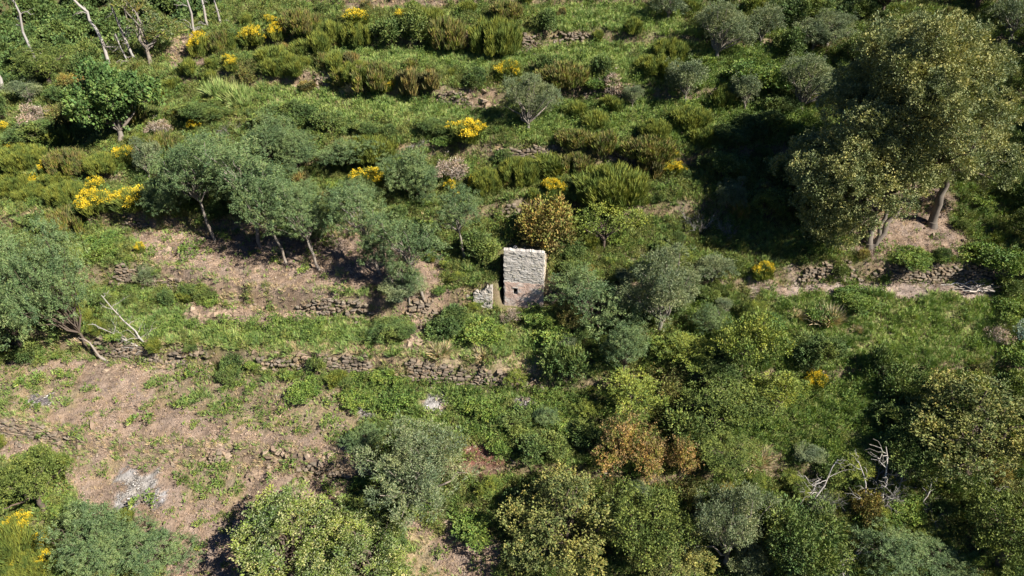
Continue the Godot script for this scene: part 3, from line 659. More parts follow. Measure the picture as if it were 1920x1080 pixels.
func mat(called: String, rough: float, back := 0.0, grain: Texture2D = null, scale := 1.0, relief := 0.0) -> StandardMaterial3D:
	var m := StandardMaterial3D.new()
	m.resource_name = called
	m.vertex_color_use_as_albedo = true
	m.roughness = rough
	m.metallic_specular = 0.3
	m.cull_mode = BaseMaterial3D.CULL_DISABLED
	if back > 0:
		m.backlight_enabled = true
		m.backlight = Color(back, back, back * 0.7)
	if grain:
		m.albedo_texture = grain
		m.uv1_triplanar = true
		m.uv1_world_triplanar = true
		m.uv1_scale = Vector3.ONE * scale
		if relief > 0:
			m.heightmap_enabled = true
			m.heightmap_texture = grain
			m.heightmap_scale = relief
	mats[called] = m
	return m

func grain_tex(sd: int, freq: float, lo: Color, hi: Color, kind := FastNoiseLite.TYPE_SIMPLEX_SMOOTH) -> NoiseTexture2D:
	var f := FastNoiseLite.new()
	f.seed = sd
	f.noise_type = kind
	f.frequency = freq
	f.fractal_octaves = 5
	f.fractal_gain = 0.6
	var g := Gradient.new()
	g.set_color(0, lo)
	g.set_color(1, hi)
	var t := NoiseTexture2D.new()
	t.width = 512
	t.height = 512
	t.seamless = true
	t.noise = f
	t.color_ramp = g
	return t

# ---------------------------------------------------------------- terrain

func along(row: Array, x: float) -> float:
	var i := clampf((x + 96.0) / 4.0, 0.0, 47.999)
	var k := int(i)
	return lerpf(row[k], row[k + 1], i - k)

func crest(x: float) -> float:
	for i in CREST_X.size() - 1:
		if x <= CREST_X[i + 1]:
			return lerpf(CREST_Z[i], CREST_Z[i + 1], clampf((x - CREST_X[i]) / (CREST_X[i + 1] - CREST_X[i]), 0.0, 1.0))
	return CREST_Z[CREST_Z.size() - 1]

var on_face := false
func height(x: float, z: float) -> float:
	on_face = false
	var y := -SLOPE * z
	var zk := along(TERRACE_Z[0], x)
	if z <= zk:
		for k in 8:
			var nz := along(TERRACE_Z[k + 1], x) if k < 7 else zk - 7.0
			if z > nz or k == 7:
				var d := zk - z
				if k == 7 and d > 7.0:
					break
				var h := along(TERRACE_H[k], x)
				var yb := -SLOPE * zk
				if d < 0.4:
					y = yb + h * d / 0.4
					on_face = true
				else:
					y = lerpf(yb + h, -SLOPE * nz, (d - 0.4) / (zk - nz - 0.4))
				break
			zk = nz
	y += noise.get_noise_2d(x * 3.0, z * 3.0) * 0.35 + fine.get_noise_2d(x * 12.0, z * 12.0) * (0.3 if on_face else 0.17) + fine.get_noise_2d(x * 30.0 + 200.0, z * 30.0) * 0.1
	if z < -70.0:
		y -= minf(0.0, z + 70.0) * -0.25
	if z > 60.0:
		y += (z - 60.0) * 0.45
	var past := crest(x) - z
	if past > 0.0:
		y -= minf(past * past * 0.06, 1.5 * past)
	var far := -34.0 + 0.55 * (-z - 88.0) + noise.get_noise_2d(x * 0.5, z * 0.5) * 16.0 - x * 0.04
	if z < -60.0:
		y = maxf(y, minf(far, 70.0 + far * 0.1))
	if absf(x) < 2.0 and z < 0.6 and z > -3.6:
		y = minf(y, 0.15)
	return y

func cover_at(x: float, z: float) -> int:
	var i := int((x - COVER_X0) / COVER_STEP)
	var j := int((z - COVER_Z0) / COVER_STEP)
	if i < 0 or j < 0 or i >= COVER_NX or j >= COVER_NZ:
		return 0
	return cover_grid[j * COVER_NX + i]

func lay_cover() -> void:
	cover_grid.resize(COVER_NX * COVER_NZ)
	var polys := []
	for c in COVER:
		var p := PackedVector2Array()
		var box := Rect2(c[1][0], c[1][1], 0, 0)
		for k in range(0, c[1].size(), 2):
			p.append(Vector2(c[1][k], c[1][k + 1]))
			box = box.expand(p[p.size() - 1])
		polys.append([KINDS.find(c[0]), p, box.grow(0.1)])
	for j in COVER_NZ:
		for i in COVER_NX:
			var x := COVER_X0 + (i + 0.5) * COVER_STEP
			var z := COVER_Z0 + (j + 0.5) * COVER_STEP
			var q := Vector2(x + noise.get_noise_2d(x * 6.0 + 50.0, z * 6.0) * 1.6 + fine.get_noise_2d(x * 8, z * 8) * 0.5, z + noise.get_noise_2d(x * 6.0, z * 6.0 + 90.0) * 1.2 + fine.get_noise_2d(x * 8 + 70, z * 8) * 0.5)
			var best := 0
			for p in polys:
				if p[2].has_point(q) and Geometry2D.is_point_in_polygon(q, p[1]):
					best = p[0]
			if (best == 6 or best == 7) and fine.get_noise_2d(x * 22.0, z * 22.0) < -0.28:
				best = 1 if best == 6 else 4
			cover_grid[j * COVER_NX + i] = best

const SOIL := [Color(0.15, 0.14, 0.065), Color(0.285, 0.215, 0.165), Color(0.36, 0.285, 0.24), Color(0.19, 0.19, 0.08), Color(0.13, 0.145, 0.055), Color(0.36, 0.29, 0.18), Color(0.37, 0.35, 0.335), Color(0.20, 0.175, 0.175), Color(0.17, 0.08, 0.06), Color(0.23, 0.185, 0.12)]

func axis(lo: float, hi: float, step: float, reach: float) -> Array:
	var a := []
	var x := lo
	while x < hi:
		a.append(x)
		x += step
	a.append(hi)
	var s := step
	x = hi
	while x < reach:
		s = minf(s * 1.3, 60.0)
		x += s
		a.append(x)
	s = step
	x = lo
	while x > -reach:
		s = minf(s * 1.3, 60.0)
		x -= s
		a.insert(0, x)
	return a

func build_ground() -> void:
	var xs := axis(-70.0, 66.0, 0.34, 900.0)
	var zs := axis(-46.0, 24.0, 0.26, 900.0)
	var nx := xs.size()
	var nz := zs.size()
	var v := PackedVector3Array()
	var c := PackedColorArray()
	v.resize(nx * nz)
	c.resize(nx * nz)
	for j in nz:
		for i in nx:
			var x: float = xs[i]
			var z: float = zs[j]
			var y := height(x, z)
			v[j * nx + i] = Vector3(x, y, z)
			var k := cover_at(x + rng.randf_range(-0.25, 0.25), z + rng.randf_range(-0.25, 0.25))
			var col: Color = SOIL[k]
			if on_face and k != 6:
				col = col.lerp(Color(0.27, 0.20, 0.14), 0.7)
			var m := 1.0 + noise.get_noise_2d(x * 5.0 + 300.0, z * 5.0) * 0.4 + fine.get_noise_2d(x * 17.0, z * 17.0 + 60.0) * 0.45 + rng.randf_range(-0.2, 0.2)
			if k == 6 or k == 7:
				m *= rng.randf_range(0.35, 1.35)
			var w := noise.get_noise_2d(x * 9.0 + 900.0, z * 9.0) * 0.16
			c[j * nx + i] = Color(col.r * m * (1.0 + w * 0.5), col.g * m, col.b * m * (1.0 - w))
	var idx := PackedInt32Array()
	idx.resize((nx - 1) * (nz - 1) * 6)
	var t := 0
	for j in nz - 1:
		for i in nx - 1:
			var a := j * nx + i
			idx[t] = a; idx[t + 1] = a + 1; idx[t + 2] = a + nx
			idx[t + 3] = a + 1; idx[t + 4] = a + nx + 1; idx[t + 5] = a + nx
			t += 6
	var arr := []
	arr.resize(Mesh.ARRAY_MAX)
	arr[Mesh.ARRAY_VERTEX] = v
	arr[Mesh.ARRAY_COLOR] = c
	arr[Mesh.ARRAY_INDEX] = idx
	var m := ArrayMesh.new()
	m.add_surface_from_arrays(Mesh.PRIMITIVE_TRIANGLES, arr)
	var st := SurfaceTool.new()
	st.create_from(m, 0)
	st.generate_normals()
	var g := part("terrain", st.commit(), mats.soil, self)
	g.set_meta("kind", "structure")
	g.set_meta("label", "terraced hillside ground of soil and turf")

# ---------------------------------------------------------------- plants

func tints(spread: float, warm: float) -> Array:
	var out := []
	for i in 6:
		var k := 1.0 + spread * (i / 2.5 - 1.0)
		var w := warm * (i / 2.5 - 1.0)
		out.append(Color(k * (1.0 + w), k, k * (1.0 - w)))
	return out

# lobes: [centre, radii]; sprigs set over the lobes' surfaces and a little way in
func crown(b: Bag, lobes: Array, sprigs: Array, density: float, out_mix: float, up_mix: float, smin: float, smax: float, gap := -0.28) -> void:
	var off := rng.randf() * 500.0
	for l in lobes:
		var c: Vector3 = l[0]
		var r: Vector3 = l[1]
		var mean := (r.x + r.y + r.z) / 3.0
		var n := int(12.57 * mean * mean * density)
		for i in n:
			var d := rdir()
			if d.y < -0.45 and rng.randf() < 0.55:
				continue
			var bump := noise.get_noise_3d(c.x * 9 + d.x * 26 + off, c.y * 9 + d.y * 26, c.z * 9 + d.z * 26)
			var k := rng.randf_range(0.0, 1.0)
			var p := c + d * r * (1.02 - 0.42 * k * k + bump * 0.5)
			if rng.randf() < 0.09:
				p += (d + Vector3.UP * 0.6 + rdir() * 0.4) * (mean * rng.randf_range(0.12, 0.5))
			if noise.get_noise_3d(p.x * 14 / (mean + 0.3) + off, p.y * 14 / (mean + 0.3), p.z * 14 / (mean + 0.3)) < gap:
				continue
			var deep := false
			for o in lobes:
				if o != l and ((p - o[0]) / o[1]).length_squared() < 0.42:
					deep = true
					break
			if deep and rng.randf() < 0.85:
				continue
			var y := (d * out_mix + Vector3.UP * up_mix + rdir() * 0.45).normalized()
			var f := frame(y, rng.randf() * TAU).scaled(Vector3.ONE * rng.randf_range(smin, smax))
			var tone := clampi(int((noise.get_noise_3d(p.x * 7 + off, p.y * 7, p.z * 7 + off) * 0.9 + 0.5) * 6.0 + rng.randf_range(-1.2, 1.2)), 0, 5)
			put(b, sprigs[rng.randi() % sprigs.size()], Transform3D(f, p), tone)

func lobes_in(center: Vector3, radii: Vector3, n: int, rmin: float, rmax: float, flat := 0.8, full := false) -> Array:
	var out := []
	var thin := rng.randf() * TAU
	var tall := rng.randf() * TAU
	for i in n:
		var d := rdir()
		d.y = absf(d.y) * 1.15 - 0.35
		var a := atan2(d.z, d.x)
		if not full and cos(a - thin) > 0.75 and rng.randf() < 0.6:
			continue
		var far := rng.randf_range(0.35, 1.0)
		var p := center + d * radii * far
		if not full:
			p.y += radii.y * 0.22 * cos(a - tall)
		var r := rng.randf_range(rmin, rmax) * (1.15 - 0.45 * far)
		out.append([p, Vector3(r * rng.randf_range(0.8, 1.25), r * flat * rng.randf_range(0.75, 1.35), r * rng.randf_range(0.8, 1.25))])
	out.append([center, radii * 0.5])
	return out

func woody(b: Bag, foot: Vector3, lobes: Array, r: float, fork: float, col: Color) -> void:
	var top := foot + Vector3(rng.randf_range(-0.1, 0.1), fork, rng.randf_range(-0.1, 0.1))
	limb(b, foot - Vector3(0, 0.4, 0), top, r * 1.25, r * 0.85, 0.04, 8, col, 4)
	for l in lobes:
		limb(b, top, l[0], r * 0.55, r * 0.14, 0.07, 5, col, 5)

const BARK := Color(0.16, 0.125, 0.10)
const PALE_BARK := Color(0.34, 0.30, 0.26)

func keep(kind: String, parts: Array) -> void:
	var b: AABB = parts[parts.size() - 1][3] if parts[parts.size() - 1].size() > 3 else AABB()
	if not protos.has(kind):
		protos[kind] = []
	protos[kind].append([parts, b])

func proto_tree(kind: String, crown_c: Vector3, crown_r: Vector3, n: int, rmin: float, rmax: float, sprigs: Array, density: float, out_mix: float, up_mix: float, trunk_r: float, fork: float, bark: Color, leafmat: String, gap := -0.28, flat := 0.8) -> void:
	var lobes := lobes_in(crown_c, crown_r, n, rmin, rmax, flat)
	var w := Bag.new()
	woody(w, Vector3.ZERO, lobes, trunk_r, fork, bark)
	var f := Bag.new()
	crown(f, lobes, sprigs, density, out_mix, up_mix, 0.75, 1.3, gap)
	keep(kind, [["trunk", w.mesh(), "bark"], ["crown", f.mesh(), leafmat, f.box()]])

func proto_shrub(kind: String, R: Vector3, n: int, rmin: float, rmax: float, sprigs: Array, density: float, out_mix: float, up_mix: float, leafmat: String, gap := -0.3, stem := BARK) -> void:
	var lobes := lobes_in(Vector3(0, R.y * 0.55, 0), R * 0.75, n, rmin, rmax, 0.85)
	var w := Bag.new()
	for l in lobes:
		limb(w, Vector3(rng.randf_range(-0.15, 0.15), -0.3, rng.randf_range(-0.15, 0.15)), l[0], 0.045, 0.015, 0.08, 4, stem, 3)
	var f := Bag.new()
	crown(f, lobes, sprigs, density, out_mix, up_mix, 0.75, 1.3, gap)
	keep(kind, [["stems", w.mesh(), "bark"], ["foliage", f.mesh(), leafmat, f.box()]])

# upright whippy bushes (broom, heather): blades rising from the ground in a fan
func proto_whips(kind: String, R: float, H: float, n: int, sprigs: Array, leafmat: String, blossom: Dictionary, bloom: int, bunches := 14) -> void:
	var w := Bag.new()
	for i in 9:
		var a := rng.randf() * TAU
		limb(w, Vector3(cos(a) * 0.1, -0.3, sin(a) * 0.1), Vector3(cos(a) * R * 0.6, H * 0.55, sin(a) * R * 0.6), 0.03, 0.01, 0.05, 4, BARK, 3)
	var f := Bag.new()
	var fl := Bag.new()
	var off := rng.randf() * 300.0
	var bunch := []
	for i in bunches:
		var a := rng.randf() * TAU
		var q := R * sqrt(rng.randf()) * 0.85
		bunch.append(Vector3(cos(a) * q, H * (1.0 - 0.45 * (q / R) * (q / R)) * rng.randf_range(0.72, 1.0), sin(a) * q))
	var spots := []
	for i in n:
		var c: Vector3 = bunch[rng.randi() % bunch.size()]
		var a := rng.randf() * TAU
		var q := 1.27 * R / sqrt(float(bunches)) * sqrt(rng.randf())
		var p := Vector3(c.x + cos(a) * q, c.y * rng.randf_range(0.05, 1.0), c.z + sin(a) * q)
		if noise.get_noise_3d(p.x * 22 + off, p.y * 22, p.z * 22) < -0.3:
			continue
		var lean := Vector3(p.x, 0, p.z) * (0.45 / R)
		var y := (Vector3.UP + lean + rdir() * 0.22).normalized()
		var tone := clampi(int((noise.get_noise_3d(p.x * 16 + off, p.y * 16, p.z * 16) + 0.5) * 6.0 + rng.randf_range(-1.0, 1.0)), 0, 5)
		put(f, sprigs[rng.randi() % sprigs.size()], Transform3D(frame(y, rng.randf() * TAU).scaled(Vector3.ONE * rng.randf_range(0.7, 1.2)), p), tone)
		if p.y > c.y * 0.55:
			spots.append(p + y * 0.3)
	var parts := [["stems", w.mesh(), "bark"]]
	if bloom > 0:
		for i in bloom:
			var p: Vector3 = spots[rng.randi() % spots.size()]
			if noise.get_noise_3d(p.x * 12 + off + 40, p.y * 12, p.z * 12) < -0.22:
				continue
			put(fl, blossom, Transform3D(frame(Vector3.UP + rdir() * 0.6, rng.randf() * TAU).scaled(Vector3.ONE * rng.randf_range(0.7, 1.3)), p + rdir() * 0.1), rng.randi() % 6)
		parts.append(["blossom", fl.mesh(), "petal"])
	parts.append(["foliage", f.mesh(), leafmat, f.box()])
	keep(kind, parts)

const BIG_FROM := {"bramble": 4.2, "broom": 3.4, "shrub": 4.2, "olive": 6.0, "mimosa": 7.5, "heather": 3.6}
const SQUAT := {"bramble": 0.62, "bramble_big": 0.75, "weed": 1.0, "deadbrush": 1.2, "tussock": 1.0}
func plant(kind: String, called: String, label: String, category: String, group: String, x: float, z: float, w: float, h: float, variant: int, lean := 0.0) -> Node3D:
	if protos.has(kind + "_big") and w > float(BIG_FROM[kind]):
		kind += "_big"
	var set: Array = protos[kind]
	var p: Array = set[variant % set.size()]
	var box: AABB = p[1]
	var o := thing(called, label, category, Vector3(x, height(x, z) - 0.04, z), group)
	var sx := w / ((box.size.x + box.size.z) * 0.5 * 0.94)
	var sy := h / (box.end.y * 0.97)
	o.scale = Vector3(sx, clampf(sy, sx * 0.5, sx * SQUAT.get(kind, 1.55)), sx)
	o.rotation = Vector3(0, rng.randf() * TAU, 0)
	if lean != 0.0:
		o.basis = Basis(Vector3.FORWARD, deg_to_rad(-lean)) * o.basis
	for q in p[0]:
		part(q[0], q[1], mats[q[2]], o)
	return o

func grow(sites: Array, kind: String, called: String, category: String, group: String) -> void:
	var i := 0
	for s in sites:
		plant(kind, called, s[5], category, group if sites.size() > 1 else "", s[0], s[1], s[2], s[3], i, s[4])
		i += 1

func C(r: float, g: float, b: float) -> Color:
	return Color(r, g, b)

var grass_sprig: Dictionary
var straw_sprig: Dictionary
var herb_sprig: Dictionary
var dark_herb: Dictionary

func make_protos() -> void:
	var t := tints(0.28, 0.1)
	var wt := tints(0.3, 0.16)
	var oak := [leafy_sprig(17, 0.21, 0.135, 0.085, [C(0.20, 0.195, 0.065), C(0.155, 0.165, 0.055), C(0.25, 0.225, 0.09)], 0.35, wt), leafy_sprig(15, 0.19, 0.13, 0.085, [C(0.12, 0.14, 0.045), C(0.18, 0.18, 0.06), C(0.22, 0.195, 0.07)], 0.3, wt)]
	var dark_oak := [leafy_sprig(17, 0.21, 0.13, 0.08, [C(0.14, 0.165, 0.042), C(0.105, 0.135, 0.035), C(0.185, 0.19, 0.055)], 0.35, t), leafy_sprig(15, 0.20, 0.125, 0.08, [C(0.095, 0.125, 0.035), C(0.15, 0.17, 0.045)], 0.3, t)]
	var fig := [leafy_sprig(12, 0.22, 0.22, 0.16, [C(0.115, 0.175, 0.055), C(0.085, 0.14, 0.042), C(0.15, 0.20, 0.075)], 0.3, t)]
	var laurel := [leafy_sprig(16, 0.22, 0.145, 0.08, [C(0.20, 0.23, 0.055), C(0.15, 0.19, 0.045), C(0.29, 0.29, 0.13)], 0.5, wt), leafy_sprig(15, 0.22, 0.135, 0.08, [C(0.14, 0.17, 0.05), C(0.27, 0.27, 0.14)], 0.4, wt)]
	var olive := [leafy_sprig(18, 0.22, 0.17, 0.045, [C(0.17, 0.19, 0.10), C(0.21, 0.225, 0.135), C(0.13, 0.155, 0.075)], 0.4, t), leafy_sprig(18, 0.2, 0.16, 0.045, [C(0.145, 0.175, 0.08), C(0.24, 0.25, 0.16)], 0.3, t)]
	var mimosa := [plume_sprig(20, 0.5, 0.20, 0.045, [C(0.12, 0.165, 0.07), C(0.165, 0.205, 0.095), C(0.09, 0.13, 0.052)], 0.3, t), plume_sprig(18, 0.42, 0.2, 0.045, [C(0.17, 0.20, 0.105), C(0.105, 0.15, 0.06)], 0.5, t)]
	var green := [leafy_sprig(13, 0.15, 0.13, 0.07, [C(0.12, 0.155, 0.045), C(0.095, 0.13, 0.038), C(0.16, 0.185, 0.06)], 0.4, wt), leafy_sprig(13, 0.15, 0.12, 0.06, [C(0.13, 0.155, 0.055), C(0.10, 0.125, 0.045)], 0.4, wt)]
	var yellow := [leafy_sprig(15, 0.18, 0.115, 0.06, [C(0.205, 0.23, 0.045), C(0.155, 0.19, 0.04), C(0.25, 0.255, 0.065)], 0.5, wt), leafy_sprig(15, 0.18, 0.11, 0.055, [C(0.14, 0.175, 0.045), C(0.20, 0.21, 0.05)], 0.5, wt)]
	var lush := [leafy_sprig(12, 0.14, 0.13, 0.085, [C(0.135, 0.20, 0.045), C(0.105, 0.165, 0.038), C(0.185, 0.23, 0.065)], 0.6, wt), leafy_sprig(12, 0.13, 0.12, 0.075, [C(0.165, 0.20, 0.055), C(0.11, 0.155, 0.042)], 0.6, wt)]
	var broom := [blade_sprig(10, 0.09, 0.5, 0.032, [C(0.15, 0.185, 0.035), C(0.195, 0.22, 0.05), C(0.11, 0.145, 0.03)], 0.35, wt), blade_sprig(10, 0.09, 0.45, 0.032, [C(0.17, 0.20, 0.04), C(0.12, 0.155, 0.035)], 0.4, wt)]
	var heath := [blade_sprig(10, 0.08, 0.48, 0.036, [C(0.185, 0.17, 0.06), C(0.145, 0.155, 0.05), C(0.21, 0.165, 0.075)], 0.35, wt)]
	var rusty := [leafy_sprig(13, 0.17, 0.13, 0.06, [C(0.19, 0.135, 0.05), C(0.155, 0.165, 0.045), C(0.21, 0.17, 0.06)], 0.4, wt), leafy_sprig(13, 0.17, 0.13, 0.06, [C(0.16, 0.175, 0.045), C(0.2, 0.165, 0.05)], 0.4, wt)]
	var drape := [plume_sprig(18, 0.5, 0.14, 0.05, [C(0.32, 0.22, 0.10), C(0.25, 0.18, 0.075), C(0.37, 0.27, 0.14)], 0.5, wt), plume_sprig(16, 0.45, 0.14, 0.05, [C(0.22, 0.21, 0.06), C(0.33, 0.21, 0.08)], 0.5, wt)]
	var dry := [leafy_sprig(14, 0.15, 0.13, 0.035, [C(0.34, 0.26, 0.20), C(0.27, 0.21, 0.16), C(0.38, 0.30, 0.23)], 0.3, t)]
	var silver := [leafy_sprig(14, 0.13, 0.12, 0.05, [C(0.45, 0.48, 0.42), C(0.36, 0.40, 0.33)], 0.5, t)]
	var petals := leafy_sprig(10, 0.15, 0.075, 0.06, [C(0.60, 0.45, 0.025), C(0.50, 0.36, 0.02), C(0.64, 0.51, 0.05)], 0.4, tints(0.14, 0.04))
	grass_sprig = blade_sprig(15, 0.16, 0.42, 0.022, [C(0.215, 0.285, 0.10), C(0.165, 0.235, 0.075), C(0.30, 0.33, 0.15)], 0.55, t)
	straw_sprig = blade_sprig(14, 0.15, 0.42, 0.02, [C(0.42, 0.34, 0.21), C(0.36, 0.29, 0.17), C(0.48, 0.40, 0.26)], 0.7, t)
	herb_sprig = leafy_sprig(14, 0.2, 0.12, 0.075, [C(0.17, 0.225, 0.06), C(0.13, 0.185, 0.047), C(0.215, 0.25, 0.08)], 0.6, t)
	dark_herb = leafy_sprig(14, 0.22, 0.13, 0.06, [C(0.135, 0.155, 0.05), C(0.165, 0.165, 0.06), C(0.11, 0.13, 0.045)], 0.6, t)
	for i in 3:
		proto_tree("oak", Vector3(0, 3.7, 0), Vector3(3.5, 3.2, 3.5), 24, 0.65, 1.25, dark_oak if i != 1 else oak, 9.0, 0.7, 0.5, 0.24, 1.6, BARK, "leaf", -0.26)
	proto_tree("tallgrey", Vector3(0, 4.4, 0), Vector3(2.1, 3.6, 2.1), 11, 0.8, 1.3, [dark_oak[0], heath[0], olive[1]], 8.5, 0.6, 0.5, 0.16, 1.4, PALE_BARK, "leaf", -0.2)
	proto_tree("fig", Vector3(0, 3.1, 0), Vector3(3.1, 3.0, 3.1), 24, 0.65, 1.15, fig, 9.0, 0.8, 0.3, 0.2, 1.0, PALE_BARK, "leaf", -0.26)
	for i in 2:
		proto_tree("laurel", Vector3(0, 3.9, 0), Vector3(3.4, 3.9, 3.4), 28, 0.55, 1.1, laurel, 10.0, 0.6, 0.9, 0.2, 1.2, BARK, "leaf", -0.22, 1.1)
	for i in 3:
		proto_tree("olive", Vector3(0, 2.2, 0), Vector3(2.2, 2.1, 2.2), 17, 0.4, 0.85, olive, 16.0, 0.7, 0.5, 0.13, 0.7, PALE_BARK, "leaf", -0.2)
	for i in 2:
		proto_tree("tallmimosa", Vector3(0, 5.6, 0), Vector3(2.4, 3.2, 2.4), 24, 0.4, 0.95, mimosa, 11.0, 0.9, 0.45, 0.10, 3.4, PALE_BARK, "leaf", -0.16, 0.7)
	for i in 2:
		var f := Bag.new()
		for k in 70:
			var a := rng.randf() * TAU
			var q := 0.55 * sqrt(rng.randf())
			put(f, grass_sprig, Transform3D(frame(Vector3(cos(a) * q * 1.3, 1.0, sin(a) * q * 1.3), rng.randf() * TAU).scaled(Vector3.ONE * rng.randf_range(1.0, 1.9)), Vector3(cos(a) * q, 0, sin(a) * q)), 3 + rng.randi() % 3)
		keep("greenclump", [["blades", f.mesh(), "leaf", f.box()]])
	proto_tree("olive_big", Vector3(0, 3.9, 0), Vector3(3.3, 3.3, 3.3), 22, 0.6, 1.15, olive, 14.0, 0.7, 0.5, 0.2, 0.9, PALE_BARK, "leaf", -0.2)
	for i in 4:
		proto_tree("mimosa", Vector3(0, 3.0, 0), Vector3(2.6, [2.7, 3.3, 2.3, 3.0][i], 2.6), 26, 0.45, 1.0, mimosa, 11.0, 0.9, 0.45, 0.09, 1.0, BARK, "leaf", -0.16, 0.75)
	for i in 2:
		proto_tree("mimosa_big", Vector3(0, 4.6, 0), Vector3(4.2, 4.0, 4.0), 34, 0.6, 1.3, mimosa, 9.5, 0.9, 0.45, 0.12, 1.2, BARK, "leaf", -0.16, 0.75)
	proto_shrub("shrub_big", Vector3(2.9, 2.4, 2.9), 34, 0.4, 0.9, green, 19.0, 0.8, 0.5, "leaf")
	for i in 2:
		proto_shrub("bramble_big", Vector3(3.1, 1.0, 2.6), 24, 0.4, 0.75, lush, 20.0, 0.5, 0.8, "leaf", -0.36)
	proto_whips("broom_big", 2.6, 2.0, 3600, broom, "dryleaf", {}, 0, 60)
	proto_whips("heather_big", 2.3, 1.9, 2600, heath + [broom[1]], "dryleaf", {}, 0, 48)
	for i in 5:
		proto_shrub("shrub", Vector3(1.4, [1.3, 1.7, 1.0, 1.4, 1.2][i], 1.4), 13, 0.32, 0.68, green, 26.0, 0.8, 0.5, "leaf")
	for i in 2:
		proto_tree("yellowtree", Vector3(0, 2.1, 0), Vector3(1.9, 1.7, 1.9), 12, 0.5, 0.9, yellow, 15.0, 0.6, 0.8, 0.09, 0.6, BARK, "leaf", -0.22)
	for i in 3:
		proto_shrub("bramble", Vector3(1.7, 0.75, 1.5), 10, 0.35, 0.6, lush, 24.0, 0.5, 0.8, "leaf", -0.4)
	for i in 3:
		proto_whips("broom", 1.15, 1.55, 900, broom, "dryleaf", {}, 0)
	for i in 3:
		proto_whips("flowerbroom", 1.0, 1.4, 640, broom, "dryleaf", petals, [430, 320, 200][i])
	for i in 2:
		proto_whips("heather", 1.05, 1.5, 850, heath + ([broom[1]] if i == 0 else []), "dryleaf", {}, 0)
	for i in 2:
		proto_shrub("rustheather", Vector3(1.4, 1.3, 1.4), 8, 0.45, 0.7, rusty, 26.0, 0.6, 0.7, "dryleaf")
	proto_shrub("rustdrape", Vector3(1.9, 2.3, 1.9), 16, 0.4, 0.75, drape + [yellow[1]], 15.0, 0.8, -0.1, "dryleaf")
	proto_shrub("dry", Vector3(1.2, 1.1, 1.2), 7, 0.4, 0.6, dry, 22.0, 0.7, 0.5, "dryleaf", -0.1, C(0.3, 0.25, 0.21))
	proto_shrub("silver", Vector3(0.8, 0.9, 0.8), 5, 0.3, 0.45, silver, 26.0, 0.7, 0.6, "leaf")
	for i in 3:
		var f := Bag.new()
		for k in 16:
			var a := rng.randf() * TAU
			var q := 0.42 * sqrt(rng.randf())
			put(f, lush[k % 2] if i != 1 else herb_sprig, Transform3D(frame(Vector3(cos(a) * q, 0.9, sin(a) * q), rng.randf() * TAU).scaled(Vector3.ONE * rng.randf_range(0.6, 1.1)), Vector3(cos(a) * q, rng.randf_range(0.0, 0.22), sin(a) * q)), rng.randi() % 6)
		keep("weed", [["foliage", f.mesh(), "leaf", f.box()]])
	for i in 2:
		var f := Bag.new()
		for k in 60:
			var a := rng.randf() * TAU
			var q := 0.5 * sqrt(rng.randf())
			put(f, straw_sprig if k % 4 else grass_sprig, Transform3D(frame(Vector3(cos(a) * q * 1.6, 1.0, sin(a) * q * 1.6), rng.randf() * TAU).scaled(Vector3.ONE * rng.randf_range(1.0, 1.9)), Vector3(cos(a) * q, 0, sin(a) * q)), rng.randi() % 6)
		keep("tussock", [["blades", f.mesh(), "dryleaf", f.box()]])
	for i in 3:
		var w := Bag.new()
		for k in 13:
			var a := rng.randf() * TAU
			var foot := Vector3(cos(a), 0, sin(a)) * rng.randf_range(0.0, 0.8)
			var tip := foot + Vector3(cos(a + rng.randf_range(-1, 1)) * rng.randf_range(0.4, 1.4), rng.randf_range(0.5, 1.7), sin(a + rng.randf_range(-1, 1)) * rng.randf_range(0.4, 1.4))
			var col := vary(C(0.40, 0.37, 0.34), 0.25)
			var pts := limb(w, foot - Vector3(0, 0.1, 0), tip, 0.045, 0.012, 0.1, 5, col, 5)
			for j in 6:
				var s: Vector3 = pts[rng.randi_range(1, 4)]
				var e := s + (rdir() + (tip - foot).normalized() * 0.8) * rng.randf_range(0.3, 0.8)
				var tw := limb(w, s, e, 0.016, 0.006, 0.1, 3, col, 3)
				for q in 2:
					limb(w, tw[rng.randi_range(1, 2)], e + rdir() * 0.4, 0.009, 0.004, 0.1, 3, col, 2)
		keep("deadbrush", [["branches", w.mesh(), "deadwood", w.box()]])

# ---------------------------------------------------------------- stones

var stone_mesh := []
var stone_data := []

func make_stones() -> void:
	for i in 8:
		var p := []
		for k in 8:
			p.append(Vector3((k & 1) - 0.5, ((k >> 1) & 1) - 0.5, ((k >> 2) & 1) - 0.5) * Vector3(rng.randf_range(0.78, 1.0), rng.randf_range(0.72, 1.0), rng.randf_range(0.8, 1.0)) + rdir() * 0.07)
		var b := Bag.new()
		for q in [[0, 2, 3, 1], [4, 5, 7, 6], [0, 1, 5, 4], [2, 6, 7, 3], [0, 4, 6, 2], [1, 3, 7, 5]]:
			var m: Vector3 = (p[q[0]] + p[q[1]] + p[q[2]] + p[q[3]]) * 0.25
			m += m.normalized() * rng.randf_range(0.02, 0.10)
			for e in 4:
				b.tri(p[q[e]], p[q[(e + 1) % 4]], m, Color(1, 1, 1))
		stone_mesh.append(b.mesh())
		stone_data.append({"v": b.v, "n": b.n, "cs": []})

var rock_mesh := []

